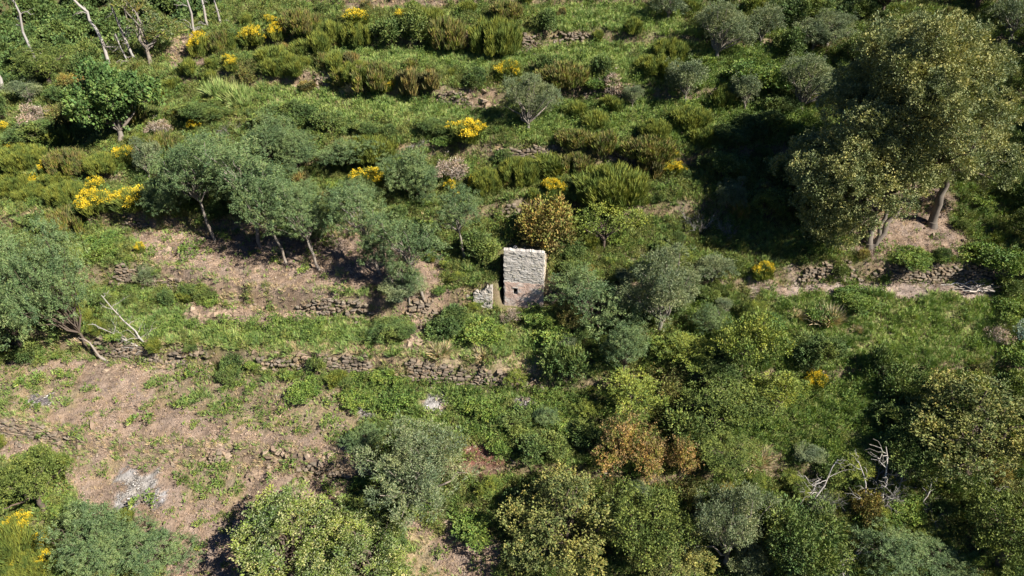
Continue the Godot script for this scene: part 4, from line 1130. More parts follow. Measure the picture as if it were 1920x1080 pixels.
func make_rocks() -> void:
	var f := (1.0 + sqrt(5.0)) / 2.0
	var base := [Vector3(-1, f, 0), Vector3(1, f, 0), Vector3(-1, -f, 0), Vector3(1, -f, 0), Vector3(0, -1, f), Vector3(0, 1, f), Vector3(0, -1, -f), Vector3(0, 1, -f), Vector3(f, 0, -1), Vector3(f, 0, 1), Vector3(-f, 0, -1), Vector3(-f, 0, 1)]
	var faces := [[0, 11, 5], [0, 5, 1], [0, 1, 7], [0, 7, 10], [0, 10, 11], [1, 5, 9], [5, 11, 4], [11, 10, 2], [10, 7, 6], [7, 1, 8], [3, 9, 4], [3, 4, 2], [3, 2, 6], [3, 6, 8], [3, 8, 9], [4, 9, 5], [2, 4, 11], [6, 2, 10], [8, 6, 7], [9, 8, 1]]
	for i in 8:
		var p := []
		for q: Vector3 in base:
			p.append((q.normalized() + rdir() * 0.3) * rng.randf_range(0.36, 0.6))
		var b := Bag.new()
		for t in faces:
			b.tri(p[t[0]], p[t[2]], p[t[1]], Color(1, 1, 1))
		rock_mesh.append(b.mesh())

func put_stone(b: Bag, i: int, xf: Transform3D, col: Color) -> void:
	var s: Dictionary = stone_data[i]
	b.v.append_array(xf * (s.v as PackedVector3Array))
	b.n.append_array(Transform3D(xf.basis.orthonormalized(), Vector3.ZERO) * (s.n as PackedVector3Array))
	var c := PackedColorArray()
	c.resize(s.v.size())
	c.fill(col)
	b.c.append_array(c)

func stone_tone() -> Color:
	var k := rng.randf_range(0.7, 1.25)
	var w := rng.randf_range(-0.05, 0.1)
	return Color(0.285 * k * (1 + w), 0.235 * k, 0.18 * k * (1 - w))

func dry_wall(k: int, x0: float, x1: float, fill: float, label: String) -> void:
	var xm := (x0 + x1) * 0.5
	var zm := along(TERRACE_Z[k], xm)
	var base := Vector3(xm, -SLOPE * zm, zm)
	var o := thing("dry_stone_wall", label, "stone wall", base, "dry-stone terrace walls")
	var b := Bag.new()
	var big := 0
	var off := rng.randf() * 200.0
	var y := -0.15
	while y < 2.7:
		var ch := rng.randf_range(0.10, 0.24)
		var x := x0 + rng.randf_range(-0.3, 0.2)
		while x < x1:
			var w := rng.randf_range(0.22, 0.56)
			if rng.randf() < 0.12:
				w = rng.randf_range(0.55, 0.8)
			var cx := x + w * 0.5
			var h := along(TERRACE_H[k], cx)
			var zk := along(TERRACE_Z[k], cx)
			var yb := -SLOPE * zk + noise.get_noise_2d(cx * 3.0, zk * 3.0) * 0.35
			var edge := minf(1.0, minf(cx - x0, x1 - cx) / 1.2 + 0.35)
			var ragged := h * edge * (0.82 + 0.45 * noise.get_noise_2d(cx * 12.0 + off, k * 30.0)) * lerpf(0.75, 1.05, fill)
			var hole := noise.get_noise_2d(cx * 16.0 + off, y * 22.0) * 0.5 + 0.5
			if y < ragged and hole < 0.35 + fill * 0.5 and rng.randf() < 0.5 + fill * 0.5:
				var slope_z := (along(TERRACE_Z[k], cx + 0.5) - along(TERRACE_Z[k], cx - 0.5))
				var p := Vector3(cx, yb + y + ch * rng.randf_range(0.2, 0.8), zk + 0.10 - 0.38 * clampf(y / maxf(h, 0.5), 0.0, 1.0) + rng.randf_range(-0.05, 0.07))
				var loose := 0.2 if fill > 0.7 else 0.42
				var bs := Basis.from_euler(Vector3(rng.randf_range(-loose, loose), -atan(slope_z) + rng.randf_range(-loose, loose), rng.randf_range(-loose, loose))) * Basis.from_scale(Vector3(w * rng.randf_range(0.75, 1.05), ch * rng.randf_range(0.65, 1.35), rng.randf_range(0.28, 0.5)))
				if w > 0.5 and big < 40:
					big += 1
					var s := part("stone", stone_mesh[rng.randi() % 8], mats["stone_%d" % (rng.randi() % 4)], o)
					s.transform = Transform3D(bs, p - base)
				else:
					put_stone(b, rng.randi() % 8, Transform3D(bs, p - base), stone_tone())
			x += w
		y += ch
	# fallen stones at the foot
	for i in int((x1 - x0) * (1.6 - fill)):
		var cx := rng.randf_range(x0, x1)
		var cz := along(TERRACE_Z[k], cx) + rng.randf_range(0.2, 1.1)
		var r := rng.randf_range(0.12, 0.3)
		put_stone(b, rng.randi() % 8, Transform3D(Basis.from_euler(rdir() * 2.0) * Basis.from_scale(Vector3(r * 1.3, r * 0.8, r)), Vector3(cx, height(cx, cz) + r * 0.2, cz) - base), stone_tone())
	if b.v.size():
		var s := part("small_stones", b.mesh(), mats.stone, o)
		s.set_meta("kind", "stuff")

# ---------------------------------------------------------------- the hut

# A wall slab standing on y = 0, centred on x, its front at z = 0: uneven faces, ragged top, an optional opening.
func rough_wall(w: float, h: float, t: float, ragged: float, bump: float, hole: Rect2, col: Color, sd: float, step := 0.14, limed := Color(0, 0, 0, 0), slant := 0.0, slant_right := 0.0) -> ArrayMesh:
	var nx := int(ceil(w / step))
	var ny := int(ceil(h / step))
	var b := Bag.new()
	var pts := {}
	for s in 2:
		for j in ny + 1:
			for i in nx + 1:
				var x := -w * 0.5 + w * i / nx
				var y := h * j / ny
				var wob := noise.get_noise_3d(x * 24 + sd, y * 24, s * 50.0) * bump + noise.get_noise_3d(x * 70 + sd, y * 70, s * 50.0) * bump * 0.6
				var cut := h - ragged * (0.5 + 0.5 * noise.get_noise_2d(x * 30 + sd, 5.0)) - ragged * 0.6 * absf(noise.get_noise_2d(x * 90 + sd, 25.0))
				cut -= slant * maxf(0.0, 0.5 - x / w) * h + slant_right * maxf(0.0, 0.5 + x / w) * h
				var edge := noise.get_noise_2d(y * 45 + sd, s * 10.0) * 0.10 if (i == 0 or i == nx) else 0.0
				pts[[s, i, j]] = Vector3(x + edge, minf(y, cut), wob if s == 0 else -t + wob)
	var open := func(i: int, j: int) -> bool:
		return hole.size.x > 0 and hole.has_point(Vector2(-w * 0.5 + w * (i + 0.5) / nx, h * (j + 0.5) / ny))
	for i in nx:
		for j in ny:
			var tone := vary(col, 0.13)
			if limed.a > 0.0:
				tone = tone.lerp(vary(limed, 0.06), clampf(noise.get_noise_2d(i * step * 11 + sd, j * step * 15 + 40) * 2.2 + limed.a - 0.5 + 0.25 * fine.get_noise_2d(i * 11.0, j * 11.0), 0.0, 1.0))
			var m := 1.0 + noise.get_noise_2d(i * step * 14 + sd, j * step * 14) * 0.22
			tone = Color(tone.r * m, tone.g * m, tone.b * m)
			if open.call(i, j):
				# reveals of the opening
				for e in [[0, 0, 0, 1, -1, 0], [1, 0, 1, 1, 1, 0], [0, 0, 1, 0, 0, -1], [0, 1, 1, 1, 0, 1]]:
					if not open.call(i + e[4], j + e[5]):
						var p: Vector3 = pts[[0, i + e[0], j + e[1]]]; var q: Vector3 = pts[[0, i + e[2], j + e[3]]]
						var r: Vector3 = pts[[1, i + e[0], j + e[1]]]; var s: Vector3 = pts[[1, i + e[2], j + e[3]]]
						b.tri(p, q, r, tone); b.tri(q, s, r, tone)
				continue
			var a: Vector3 = pts[[0, i, j]]; var c: Vector3 = pts[[0, i + 1, j]]; var d: Vector3 = pts[[0, i, j + 1]]; var e: Vector3 = pts[[0, i + 1, j + 1]]
			b.tri(a, d, c, tone); b.tri(c, d, e, tone)
			a = pts[[1, i, j]]; c = pts[[1, i + 1, j]]; d = pts[[1, i, j + 1]]; e = pts[[1, i + 1, j + 1]]
			b.tri(a, c, d, tone); b.tri(c, e, d, tone)
	for i in nx:
		b.tri(pts[[0, i, ny]], pts[[1, i, ny]], pts[[0, i + 1, ny]], col); b.tri(pts[[0, i + 1, ny]], pts[[1, i, ny]], pts[[1, i + 1, ny]], col)
	for j in ny:
		for i in [0, nx]:
			b.tri(pts[[0, i, j]], pts[[1, i, j]], pts[[0, i, j + 1]], col); b.tri(pts[[0, i, j + 1]], pts[[1, i, j]], pts[[1, i, j + 1]], col)
	return b.mesh()

# stones let into a face of the hut: the large ones single, the small ones joined
func face_stones(parent: Node3D, w: float, y0: float, y1: float, limit: int, tone: Color) -> void:
	var b := Bag.new()
	var y := y0
	var big := 0
	while y < y1:
		var ch := rng.randf_range(0.10, 0.2)
		var x := -w * 0.5
		while x < w * 0.5 - 0.1:
			var sw := minf(rng.randf_range(0.2, 0.62), w * 0.5 - x)
			if rng.randf() < 0.6:
				var k := rng.randf_range(0.86, 1.1)
				var col := Color(tone.r * k, tone.g * k, tone.b * k * rng.randf_range(0.9, 1.02))
				var p := Vector3(x + sw * 0.5, y + ch * 0.5, rng.randf_range(-0.135, -0.09))
				var bs := Basis.from_euler(Vector3(rng.randf_range(-0.1, 0.1), rng.randf_range(-0.1, 0.1), rng.randf_range(-0.14, 0.14))) * Basis.from_scale(Vector3(sw * rng.randf_range(0.8, 1.1), ch * rng.randf_range(0.7, 1.15), 0.26))
				if sw > 0.42 and big < limit:
					big += 1
					var s := part("stone", stone_mesh[rng.randi() % 8], mats["pale_stone_%d" % (rng.randi() % 4)], parent)
					s.transform = Transform3D(bs, p)
				else:
					put_stone(b, rng.randi() % 8, Transform3D(bs, p), col)
			x += sw
		y += ch
	var s := part("small_stones", b.mesh(), mats.stone, parent)
	s.set_meta("kind", "stuff")

func build_hut() -> void:
	var o := thing("ruined_hut", "roofless ruined stone hut with pink plaster and tiny window", "hut", Vector3(-0.05, -0.1, 0.1))
	o.rotation.y = deg_to_rad(-8.0)
	var w := 3.6
	var front := part("front_wall", rough_wall(w, 5.95, 0.5, 0.22, 0.05, Rect2(-0.95, 1.45, 0.4, 0.6), Color(0.60, 0.57, 0.525), 3.0, 0.11, Color(0.70, 0.67, 0.64, 0.5)), mats.masonry, o)
	face_stones(front, w - 0.1, 2.65, 5.55, 60, Color(0.60, 0.575, 0.53))
	var pl := part("plaster", rough_wall(w - 0.12, 2.72, 0.06, 0.16, 0.035, Rect2(-0.95, 1.45, 0.4, 0.6), Color(0.68, 0.51, 0.43), 9.0, 0.11, Color(0.70, 0.66, 0.62, 0.42)), mats.plaster, o)
	pl.position = Vector3(0.02, 0, 0.035)
	var right := part("side_wall", rough_wall(3.3, 5.8, 0.48, 0.4, 0.07, Rect2(), Color(0.52, 0.45, 0.34), 21.0, 0.14, Color(0, 0, 0, 0), 0.0, 0.33), mats.masonry, o)
	right.position = Vector3(w * 0.5 + 0.02, 0, -0.5 - 1.65)
	right.rotation.y = PI / 2
	face_stones(right, 3.1, 0.3, 3.5, 24, Color(0.52, 0.45, 0.34))
	var left := part("side_wall", rough_wall(3.3, 5.5, 0.48, 0.4, 0.07, Rect2(), Color(0.55, 0.54, 0.52), 41.0, 0.14, Color(0, 0, 0, 0), 0.22), mats.masonry, o)
	left.position = Vector3(-w * 0.5 - 0.02, 0, -0.5 - 1.65)
	left.rotation.y = -PI / 2
	var back := part("back_wall", rough_wall(w, 4.4, 0.5, 0.7, 0.07, Rect2(), Color(0.52, 0.51, 0.50), 61.0), mats.masonry, o)
	back.position = Vector3(0, 0, -3.85)
	var lintel := part("lintel", stone_mesh[2], mats.pale_stone_1, front)
	lintel.transform = Transform3D(Basis.from_scale(Vector3(0.62, 0.14, 0.3)), Vector3(-0.75, 2.12, -0.07))
	# stub of a wall to the left
	var s := thing("wall_stub", "broken free-standing stone wall stub left of the ruined hut", "stone wall", Vector3(-3.75, -0.05, 0.3))
	s.rotation.y = deg_to_rad(-6.0)
	var body := part("wall_body", rough_wall(1.7, 2.8, 0.55, 0.85, 0.10, Rect2(), Color(0.50, 0.465, 0.42), 86.0, 0.12, Color(0, 0, 0, 0), 0.22), mats.masonry, s)
	face_stones(body, 1.55, 0.1, 1.6, 20, Color(0.55, 0.51, 0.45))
	var t := part("wall_end", rough_wall(1.1, 1.5, 0.5, 0.8, 0.09, Rect2(), Color(0.42, 0.37, 0.32), 91.0), mats.masonry, s)
	t.position = Vector3(-1.75, 0.2, -0.1)
	face_stones(t, 0.95, 0.1, 0.95, 10, Color(0.44, 0.40, 0.34))

# ---------------------------------------------------------------- single trees, trunks and wood

func big_oak(label: String, foot: Vector3, forks: Array, lobes: Array) -> void:
	var o := thing("oak_tree", label, "tree", foot, "big oaks on the ledge")
	var wt := tints(0.3, 0.14)
	var sprigs := []
	for i in 3:
		sprigs.append(leafy_sprig(16, 0.25, 0.155, 0.10, [C(0.235, 0.235, 0.10), C(0.18, 0.19, 0.077), C(0.295, 0.28, 0.135)], 0.4, wt))
	var w := Bag.new()
	var tops := []
	for f in forks:
		var pts := limb(w, f[0] - Vector3(0, 0.5, 0), f[1], f[2] * 1.15, f[2] * 0.7, 0.03, 10, C(0.24, 0.21, 0.18), 7)
		tops.append(pts[7])
		tube(w, [f[0] - Vector3(0, 0.5, 0), f[0] + Vector3(0, 0.35, 0)], [f[2] * 1.9, f[2] * 1.1], 10, C(0.24, 0.21, 0.18))
	for l in lobes:
		var best: Vector3 = tops[0]
		for q: Vector3 in tops:
			if q.distance_to(l[0]) < best.distance_to(l[0]):
				best = q
		limb(w, best, l[0], 0.12, 0.03, 0.06, 6, C(0.2, 0.17, 0.145), 6)
	part("trunk", w.mesh(), mats.bark, o)
	var f := Bag.new()
	crown(f, lobes, sprigs, 10.5, 0.75, 0.45, 0.7, 1.3, -0.24)
	part("crown", f.mesh(), mats.leaf, o)

func snag(label: String, foot: Vector3, pts: Array, r: float, col: Color, twigs: int, group := "dead bare trunks on the crest", called := "dead_tree") -> void:
	var o := thing(called, label, "dead tree", foot, group)
	var b := Bag.new()
	var rad := []
	var bent := []
	for i in pts.size() - 1:
		for k in 3:
			bent.append(pts[i].lerp(pts[i + 1], k / 3.0) + (rdir() * r * 0.9 if i + k > 0 else Vector3.ZERO))
	bent.append(pts[pts.size() - 1])
	pts = bent
	for i in pts.size():
		rad.append(lerpf(r, r * 0.3, float(i) / (pts.size() - 1)))
	tube(b, pts, rad, 7, col)
	part("trunk", b.mesh(), mats.deadwood, o)
	if twigs > 0:
		for i in twigs:
			var t := Bag.new()
			var k := rng.randi_range(1, pts.size() - 1)
			var s: Vector3 = pts[k - 1].lerp(pts[k], rng.randf())
			var e := s + Vector3(rng.randf_range(-1, 1), rng.randf_range(-0.2, 0.7), rng.randf_range(-1, 1)).normalized() * rng.randf_range(0.5, 1.7)
			var tw := limb(t, s, e, r * 0.3, 0.014, 0.12, 4, col, 4)
			for q in 2:
				limb(t, tw[rng.randi_range(1, 3)], e + rdir() * 0.6, r * 0.12, 0.008, 0.1, 3, col, 3)
			part("branch", t.mesh(), mats.deadwood, o)

# broken ledge of tilted stones pushing out of an eroded bank
func outcrop(d: Array) -> void:
	var o := thing("rock_outcrop", d[5], "rock", Vector3(d[0], height(d[0], d[1]), d[1]), "rock outcrops in the eroded banks")
	for i in 13:
		var k := Vector3(rng.randf_range(-0.5, 0.5) * d[2], 0, rng.randf_range(-0.4, 0.4))
		var y := height(d[0] + k.x, d[1] + k.z) - o.position.y
		var sz := Vector3(rng.randf_range(0.35, 0.95), rng.randf_range(0.25, 0.6), rng.randf_range(0.35, 0.7)) * clampf(d[2] / 2.2, 0.6, 1.3)
		part("stone", rock_mesh[rng.randi() % 8], mats["tan_stone_%d" % (rng.randi() % 3)], o).transform = Transform3D(Basis.from_euler(Vector3(rng.randf_range(-0.5, 0.2), rng.randf_range(-0.6, 0.6), rng.randf_range(-0.4, 0.4))) * Basis.from_scale(sz), Vector3(k.x, y + sz.y * 0.02, k.z))

func branch_pile(at: Vector3) -> void:
	var o := thing("branch_pile", "pile of pale grey cut branches on the pale path", "branch pile", at)
	for i in 17:
		var b := Bag.new()
		var a := rng.randf_range(-0.5, 0.5) + (PI if rng.randf() < 0.5 else 0.0)
		var c := Vector3(rng.randf_range(-1.0, 1.0), rng.randf_range(0.05, 0.55), rng.randf_range(-0.5, 0.6))
		var d := Vector3(cos(a), rng.randf_range(-0.06, 0.12), sin(a) * 0.6) * rng.randf_range(0.9, 2.0)
		var pts := limb(b, c - d, c + d, 0.075, 0.025, 0.05, 6, vary(C(0.52, 0.48, 0.44), 0.2), 6)
		for k in 3:
			var s: Vector3 = pts[rng.randi_range(2, 5)]
			limb(b, s, s + (d.normalized() + rdir() * 0.8) * 0.7, 0.03, 0.01, 0.08, 4, C(0.48, 0.44, 0.40), 3)
		part("branch", b.mesh(), mats.deadwood, o)

# ---------------------------------------------------------------- scattered ground growth

func in_view(x: float, z: float) -> bool:
	var y := -SLOPE * z
	var q := Vector3(x + 1.1, y - 33.5, z - 54.6)
	var depth := -(q.y * 0.5 + q.z * 0.866)
	return absf(q.x) < depth * 0.737 + 7.0

func scatter(called: String, label: String, category: String, m: ArrayMesh, per: Array, smin: float, smax: float, tone: Array, material: String, tilt: float, up := 0.0) -> void:
	var xf: Array[Transform3D] = []
	var col := []
	var x := COVER_X0
	for j in COVER_NZ:
		var z0 := COVER_Z0 + j * COVER_STEP
		if z0 < -46.0 or z0 > 25.5:
			continue
		for i in COVER_NX:
			var x0 := COVER_X0 + i * COVER_STEP
			var want: float = per[cover_grid[j * COVER_NX + i]]
			if want <= 0.0 or not in_view(x0, z0):
				continue
			want *= 0.16 * clampf(1.0 + 1.5 * noise.get_noise_2d(x0 * 7.0 + smin * 900.0, z0 * 7.0), 0.1, 2.2)
			var n := int(want) + (1 if rng.randf() < want - int(want) else 0)
			for k in n:
				var px := x0 + rng.randf() * COVER_STEP
				var pz := z0 + rng.randf() * COVER_STEP
				var y := height(px, pz)
				if on_face and rng.randf() < 0.35:
					continue
				if absf(px) < 2.3 and pz < 0.6 and pz > -4.6:
					continue
				xf.append(Transform3D(frame(Vector3.UP + rdir() * tilt, rng.randf() * TAU).scaled(Vector3.ONE * rng.randf_range(smin, smax)), Vector3(px, y + up, pz)))
				var g := clampf(0.5 + noise.get_noise_2d(px * 4.0 + 77.0, pz * 4.0) * 0.9 + rng.randf_range(-0.25, 0.25), 0.0, 1.0)
				col.append((tone[0] as Color).lerp(tone[1], g))
	var mm := MultiMesh.new()
	mm.transform_format = MultiMesh.TRANSFORM_3D
	mm.use_colors = true
	mm.mesh = m
	mm.instance_count = xf.size()
	for i in xf.size():
		mm.set_instance_transform(i, xf[i])
		mm.set_instance_color(i, col[i])
	var o := MultiMeshInstance3D.new()
	o.name = called
	o.multimesh = mm
	o.material_override = mats[material]
	add_child(o)
	o.set_meta("kind", "stuff")
	o.set_meta("label", label)
	o.set_meta("category", category)
	print(called, " ", xf.size())

func mesh_of(s: Dictionary) -> ArrayMesh:
	var b := Bag.new()
	put(b, s, Transform3D.IDENTITY, 3)
	return b.mesh()

func build_ground_growth() -> void:
	#                       scrub dirt path grass lush dry  ash dark red mixed
	scatter("grass", "short green grass over the terraces", "grass", mesh_of(grass_sprig), [7.0, 0.5, 0.4, 26.0, 17.0, 5.0, 0.0, 0.0, 0.3, 3.0], 0.6, 1.3, [C(0.85, 0.95, 0.75), C(1.5, 1.38, 1.25)], "leaf", 0.3)
	scatter("straw", "dry pale grass and straw over the slope", "dry grass", mesh_of(straw_sprig), [1.2, 3.2, 1.6, 4.0, 0.7, 16.0, 0.0, 0.3, 0.3, 4.5], 0.35, 0.95, [C(0.75, 0.7, 0.7), C(1.1, 1.05, 1.0)], "dryleaf", 0.8)
	scatter("undergrowth", "dull green undergrowth between the bushes", "undergrowth", mesh_of(dark_herb), [13.0, 0.12, 0.0, 1.0, 2.0, 0.3, 0.0, 0.0, 0.4, 0.6], 0.7, 2.0, [C(0.8, 0.85, 0.8), C(1.4, 1.25, 1.1)], "leaf", 0.3)
	scatter("herbs", "bright green low herbs", "herbs", mesh_of(herb_sprig), [2.6, 0.6, 0.1, 4.0, 13.0, 0.6, 0.0, 0.05, 0.3, 2.6], 0.6, 1.6, [C(0.8, 0.9, 0.8), C(1.25, 1.15, 1.0)], "leaf", 0.3)
	for v in 3:
		var tw := Bag.new()
		for i in (13 if v < 2 else 22):
			var a := rng.randf() * TAU
			var q := 0.38 * sqrt(rng.randf())
			var y := rng.randf_range(0.05, 0.85) * (1.0 - q)
			var sp: Dictionary = [herb_sprig, dark_herb, grass_sprig][v]
			put(tw, sp, Transform3D(frame(Vector3(cos(a) * q, 0.8, sin(a) * q) + rdir() * 0.3, rng.randf() * TAU).scaled(Vector3.ONE * (rng.randf_range(0.6, 1.0) if v < 2 else rng.randf_range(0.8, 1.5))), Vector3(cos(a) * q, y if v < 2 else 0.0, sin(a) * q)), rng.randi() % 6)
		scatter(["tall_herbs", "tall_undergrowth", "tall_grass"][v], ["tall fresh green herbs among the bushes", "tall dull green undergrowth among the bushes", "tall uneven grass among the bushes"][v], ["herbs", "undergrowth", "grass"][v], tw.mesh(), [[0.7, 0.04, 0.0, 0.5, 2.0, 0.1, 0, 0, 0.1, 0.3], [2.0, 0.02, 0.0, 0.1, 0.5, 0.0, 0, 0, 0.2, 0.1], [1.1, 0.01, 0.03, 1.0, 1.6, 0.4, 0, 0, 0, 0.1]][v], 0.55, 1.35, [C(0.8, 0.85, 0.8), C(1.25, 1.2, 1.1)], "leaf", 0.25)
	var lit := Bag.new()
	for i in 16:
		var p := Vector3(rng.randf_range(-0.3, 0.3), rng.randf_range(0.0, 0.05), rng.randf_range(-0.3, 0.3))
		var a := rng.randf() * TAU
		leaf(lit, p, Vector3(cos(a), rng.randf_range(-0.05, 0.3), sin(a)).normalized(), rng.randf_range(0.08, 0.34), rng.randf_range(0.012, 0.035), vary(C(0.38, 0.29, 0.225), 0.35))
	scatter("litter", "brown dead leaves and twigs on bare soil", "leaf litter", lit.mesh(), [1.2, 13.0, 8.0, 0.4, 0.3, 1.5, 0.0, 1.0, 5.0, 3.5], 0.6, 1.5, [C(0.35, 0.33, 0.33), C(1.35, 1.3, 1.27)], "dryleaf", 0.25, 0.02)
	scatter("pebbles", "small loose stones on bare soil", "stones", rock_mesh[0], [0.2, 2.2, 2.4, 0.05, 0.0, 0.6, 0.6, 1.0, 0.5, 1.6], 0.04, 0.22, [C(0.24, 0.20, 0.16), C(0.45, 0.38, 0.31)], "stone", 1.0)
	var bits := Bag.new()
	for i in 14:
		var a := rng.randf() * TAU
		leaf(bits, Vector3(rng.randf_range(-0.3, 0.3), rng.randf_range(0.0, 0.06), rng.randf_range(-0.3, 0.3)), Vector3(cos(a), 0.12, sin(a)).normalized(), rng.randf_range(0.06, 0.24), rng.randf_range(0.02, 0.06), C(0.08, 0.075, 0.075) if i % 2 else C(0.5, 0.485, 0.47))
	scatter("ash", "grey and black flakes in the burnt patches", "ash", bits.mesh(), [0, 0, 0, 0, 0, 0, 16.0, 16.0, 0, 0], 0.6, 1.3, [C(0.7, 0.7, 0.7), C(1.2, 1.2, 1.2)], "dryleaf", 0.2, 0.02)

# loose stones on the steep banks, and tufts hanging over their upper edges
func build_banks() -> void:
	var lists := {"bank_rubble": [], "bank_grass": [], "bank_straw": []}
	for k in 8:
		var x := -60.0
		while x < 58.0:
			x += rng.randf_range(0.03, 0.16)
			var zk := along(TERRACE_Z[k], x)
			if not in_view(x, zk) or (absf(x) < 2.6 and k == 2):
				continue
			var kind := cover_at(x, zk + 0.6)
			var bare := 0.75 if kind in [1, 2, 9] else 0.3
			if rng.randf() < bare * clampf(0.55 + noise.get_noise_2d(x * 8.0, k * 40.0) * 1.6, 0.0, 1.0):
				var z := zk + rng.randf_range(-0.5, 0.7)
				var r := rng.randf_range(0.08, 0.26) * (1.7 if rng.randf() < 0.1 else 1.0)
				lists.bank_rubble.append([Transform3D(Basis.from_euler(rdir() * 1.2) * Basis.from_scale(Vector3(r * rng.randf_range(1.2, 2.2), r * 0.7, r)), Vector3(x, height(x, z) + r * 0.1, z)), stone_tone()])
			for q in 4:
				var z := zk - rng.randf_range(0.15, 1.0) if q < 2 else zk + rng.randf_range(-0.25, 0.5)
				var g := rng.randf()
				var to: String = "bank_straw" if g < (0.5 if kind in [1, 5, 9] else 0.2) else "bank_grass"
				if rng.randf() < 0.55:
					lists[to].append([Transform3D(frame(Vector3(rng.randf_range(-0.3, 0.3), 1.0, rng.randf_range(-0.1, 0.7)), rng.randf() * TAU).scaled(Vector3.ONE * rng.randf_range(0.6, 1.4)), Vector3(x, height(x, z), z)), C(0.8, 0.85, 0.8).lerp(C(1.2, 1.1, 1.05), rng.randf())])
	spread("bank_rubble", "loose stones on the steep terrace banks", "stones", rock_mesh[3], lists.bank_rubble, "stone")
	spread("bank_grass", "green grass hanging over the terrace edges", "grass", mesh_of(grass_sprig), lists.bank_grass, "leaf")
	spread("bank_straw", "dry grass hanging over the terrace edges", "dry grass", mesh_of(straw_sprig), lists.bank_straw, "dryleaf")

func spread(called: String, label: String, category: String, m: Mesh, rows: Array, material: String) -> void:
	var mm := MultiMesh.new()
	mm.transform_format = MultiMesh.TRANSFORM_3D
	mm.use_colors = true
	mm.mesh = m
	mm.instance_count = rows.size()
	for i in rows.size():
		mm.set_instance_transform(i, rows[i][0])
		mm.set_instance_color(i, rows[i][1])
	var o := MultiMeshInstance3D.new()
	o.name = called
	o.multimesh = mm
	o.material_override = mats[material]
	add_child(o)
	o.set_meta("kind", "stuff")
	o.set_meta("label", label)
	o.set_meta("category", category)
	print(called, " ", rows.size())

func build_far_wood() -> void:
	var b := Bag.new()
	var lobes := lobes_in(Vector3(0, 2.4, 0), Vector3(2.6, 2.2, 2.6), 12, 0.6, 1.2)
	var s := leafy_sprig(8, 0.32, 0.34, 0.24, [C(0.085, 0.125, 0.045), C(0.105, 0.14, 0.055), C(0.07, 0.105, 0.04)], 0.4, tints(0.25, 0.08))
	crown(b, lobes, [s], 6.0, 0.8, 0.4, 0.8, 1.3, -0.3)
	var mm := MultiMesh.new()
	mm.transform_format = MultiMesh.TRANSFORM_3D
	mm.use_colors = true
	mm.mesh = b.mesh()
	var xf := []
	var tries := 0
	while xf.size() < 3200 and tries < 40000:
		tries += 1
		var z := rng.randf_range(-230.0, -32.0)
		var x := rng.randf_range(-150.0, -10.0) + (z + 60.0) * 0.3
		if crest(x) - z < 9.0:
			continue
		var k := rng.randf_range(0.7, 1.7) if z < -60.0 else rng.randf_range(0.6, 1.0)
		xf.append(Transform3D(frame(Vector3.UP + rdir() * 0.1, rng.randf() * TAU).scaled(Vector3(k, k * rng.randf_range(0.8, 1.3), k)), Vector3(x, height(x, z) - 0.4, z)))
	mm.instance_count = xf.size()
	for i in xf.size():
		mm.set_instance_transform(i, xf[i])
		var g := rng.randf()
		mm.set_instance_color(i, C(0.75, 0.85, 0.85).lerp(C(1.4, 1.25, 1.05), g))
	var o := MultiMeshInstance3D.new()
	o.name = "far_wood"
	o.multimesh = mm
	o.material_override = mats.leaf
	add_child(o)
	o.set_meta("kind", "stuff")
	o.set_meta("label", "distant dark green wood on the opposite hillside")
	o.set_meta("category", "wood")

# ---------------------------------------------------------------- everything

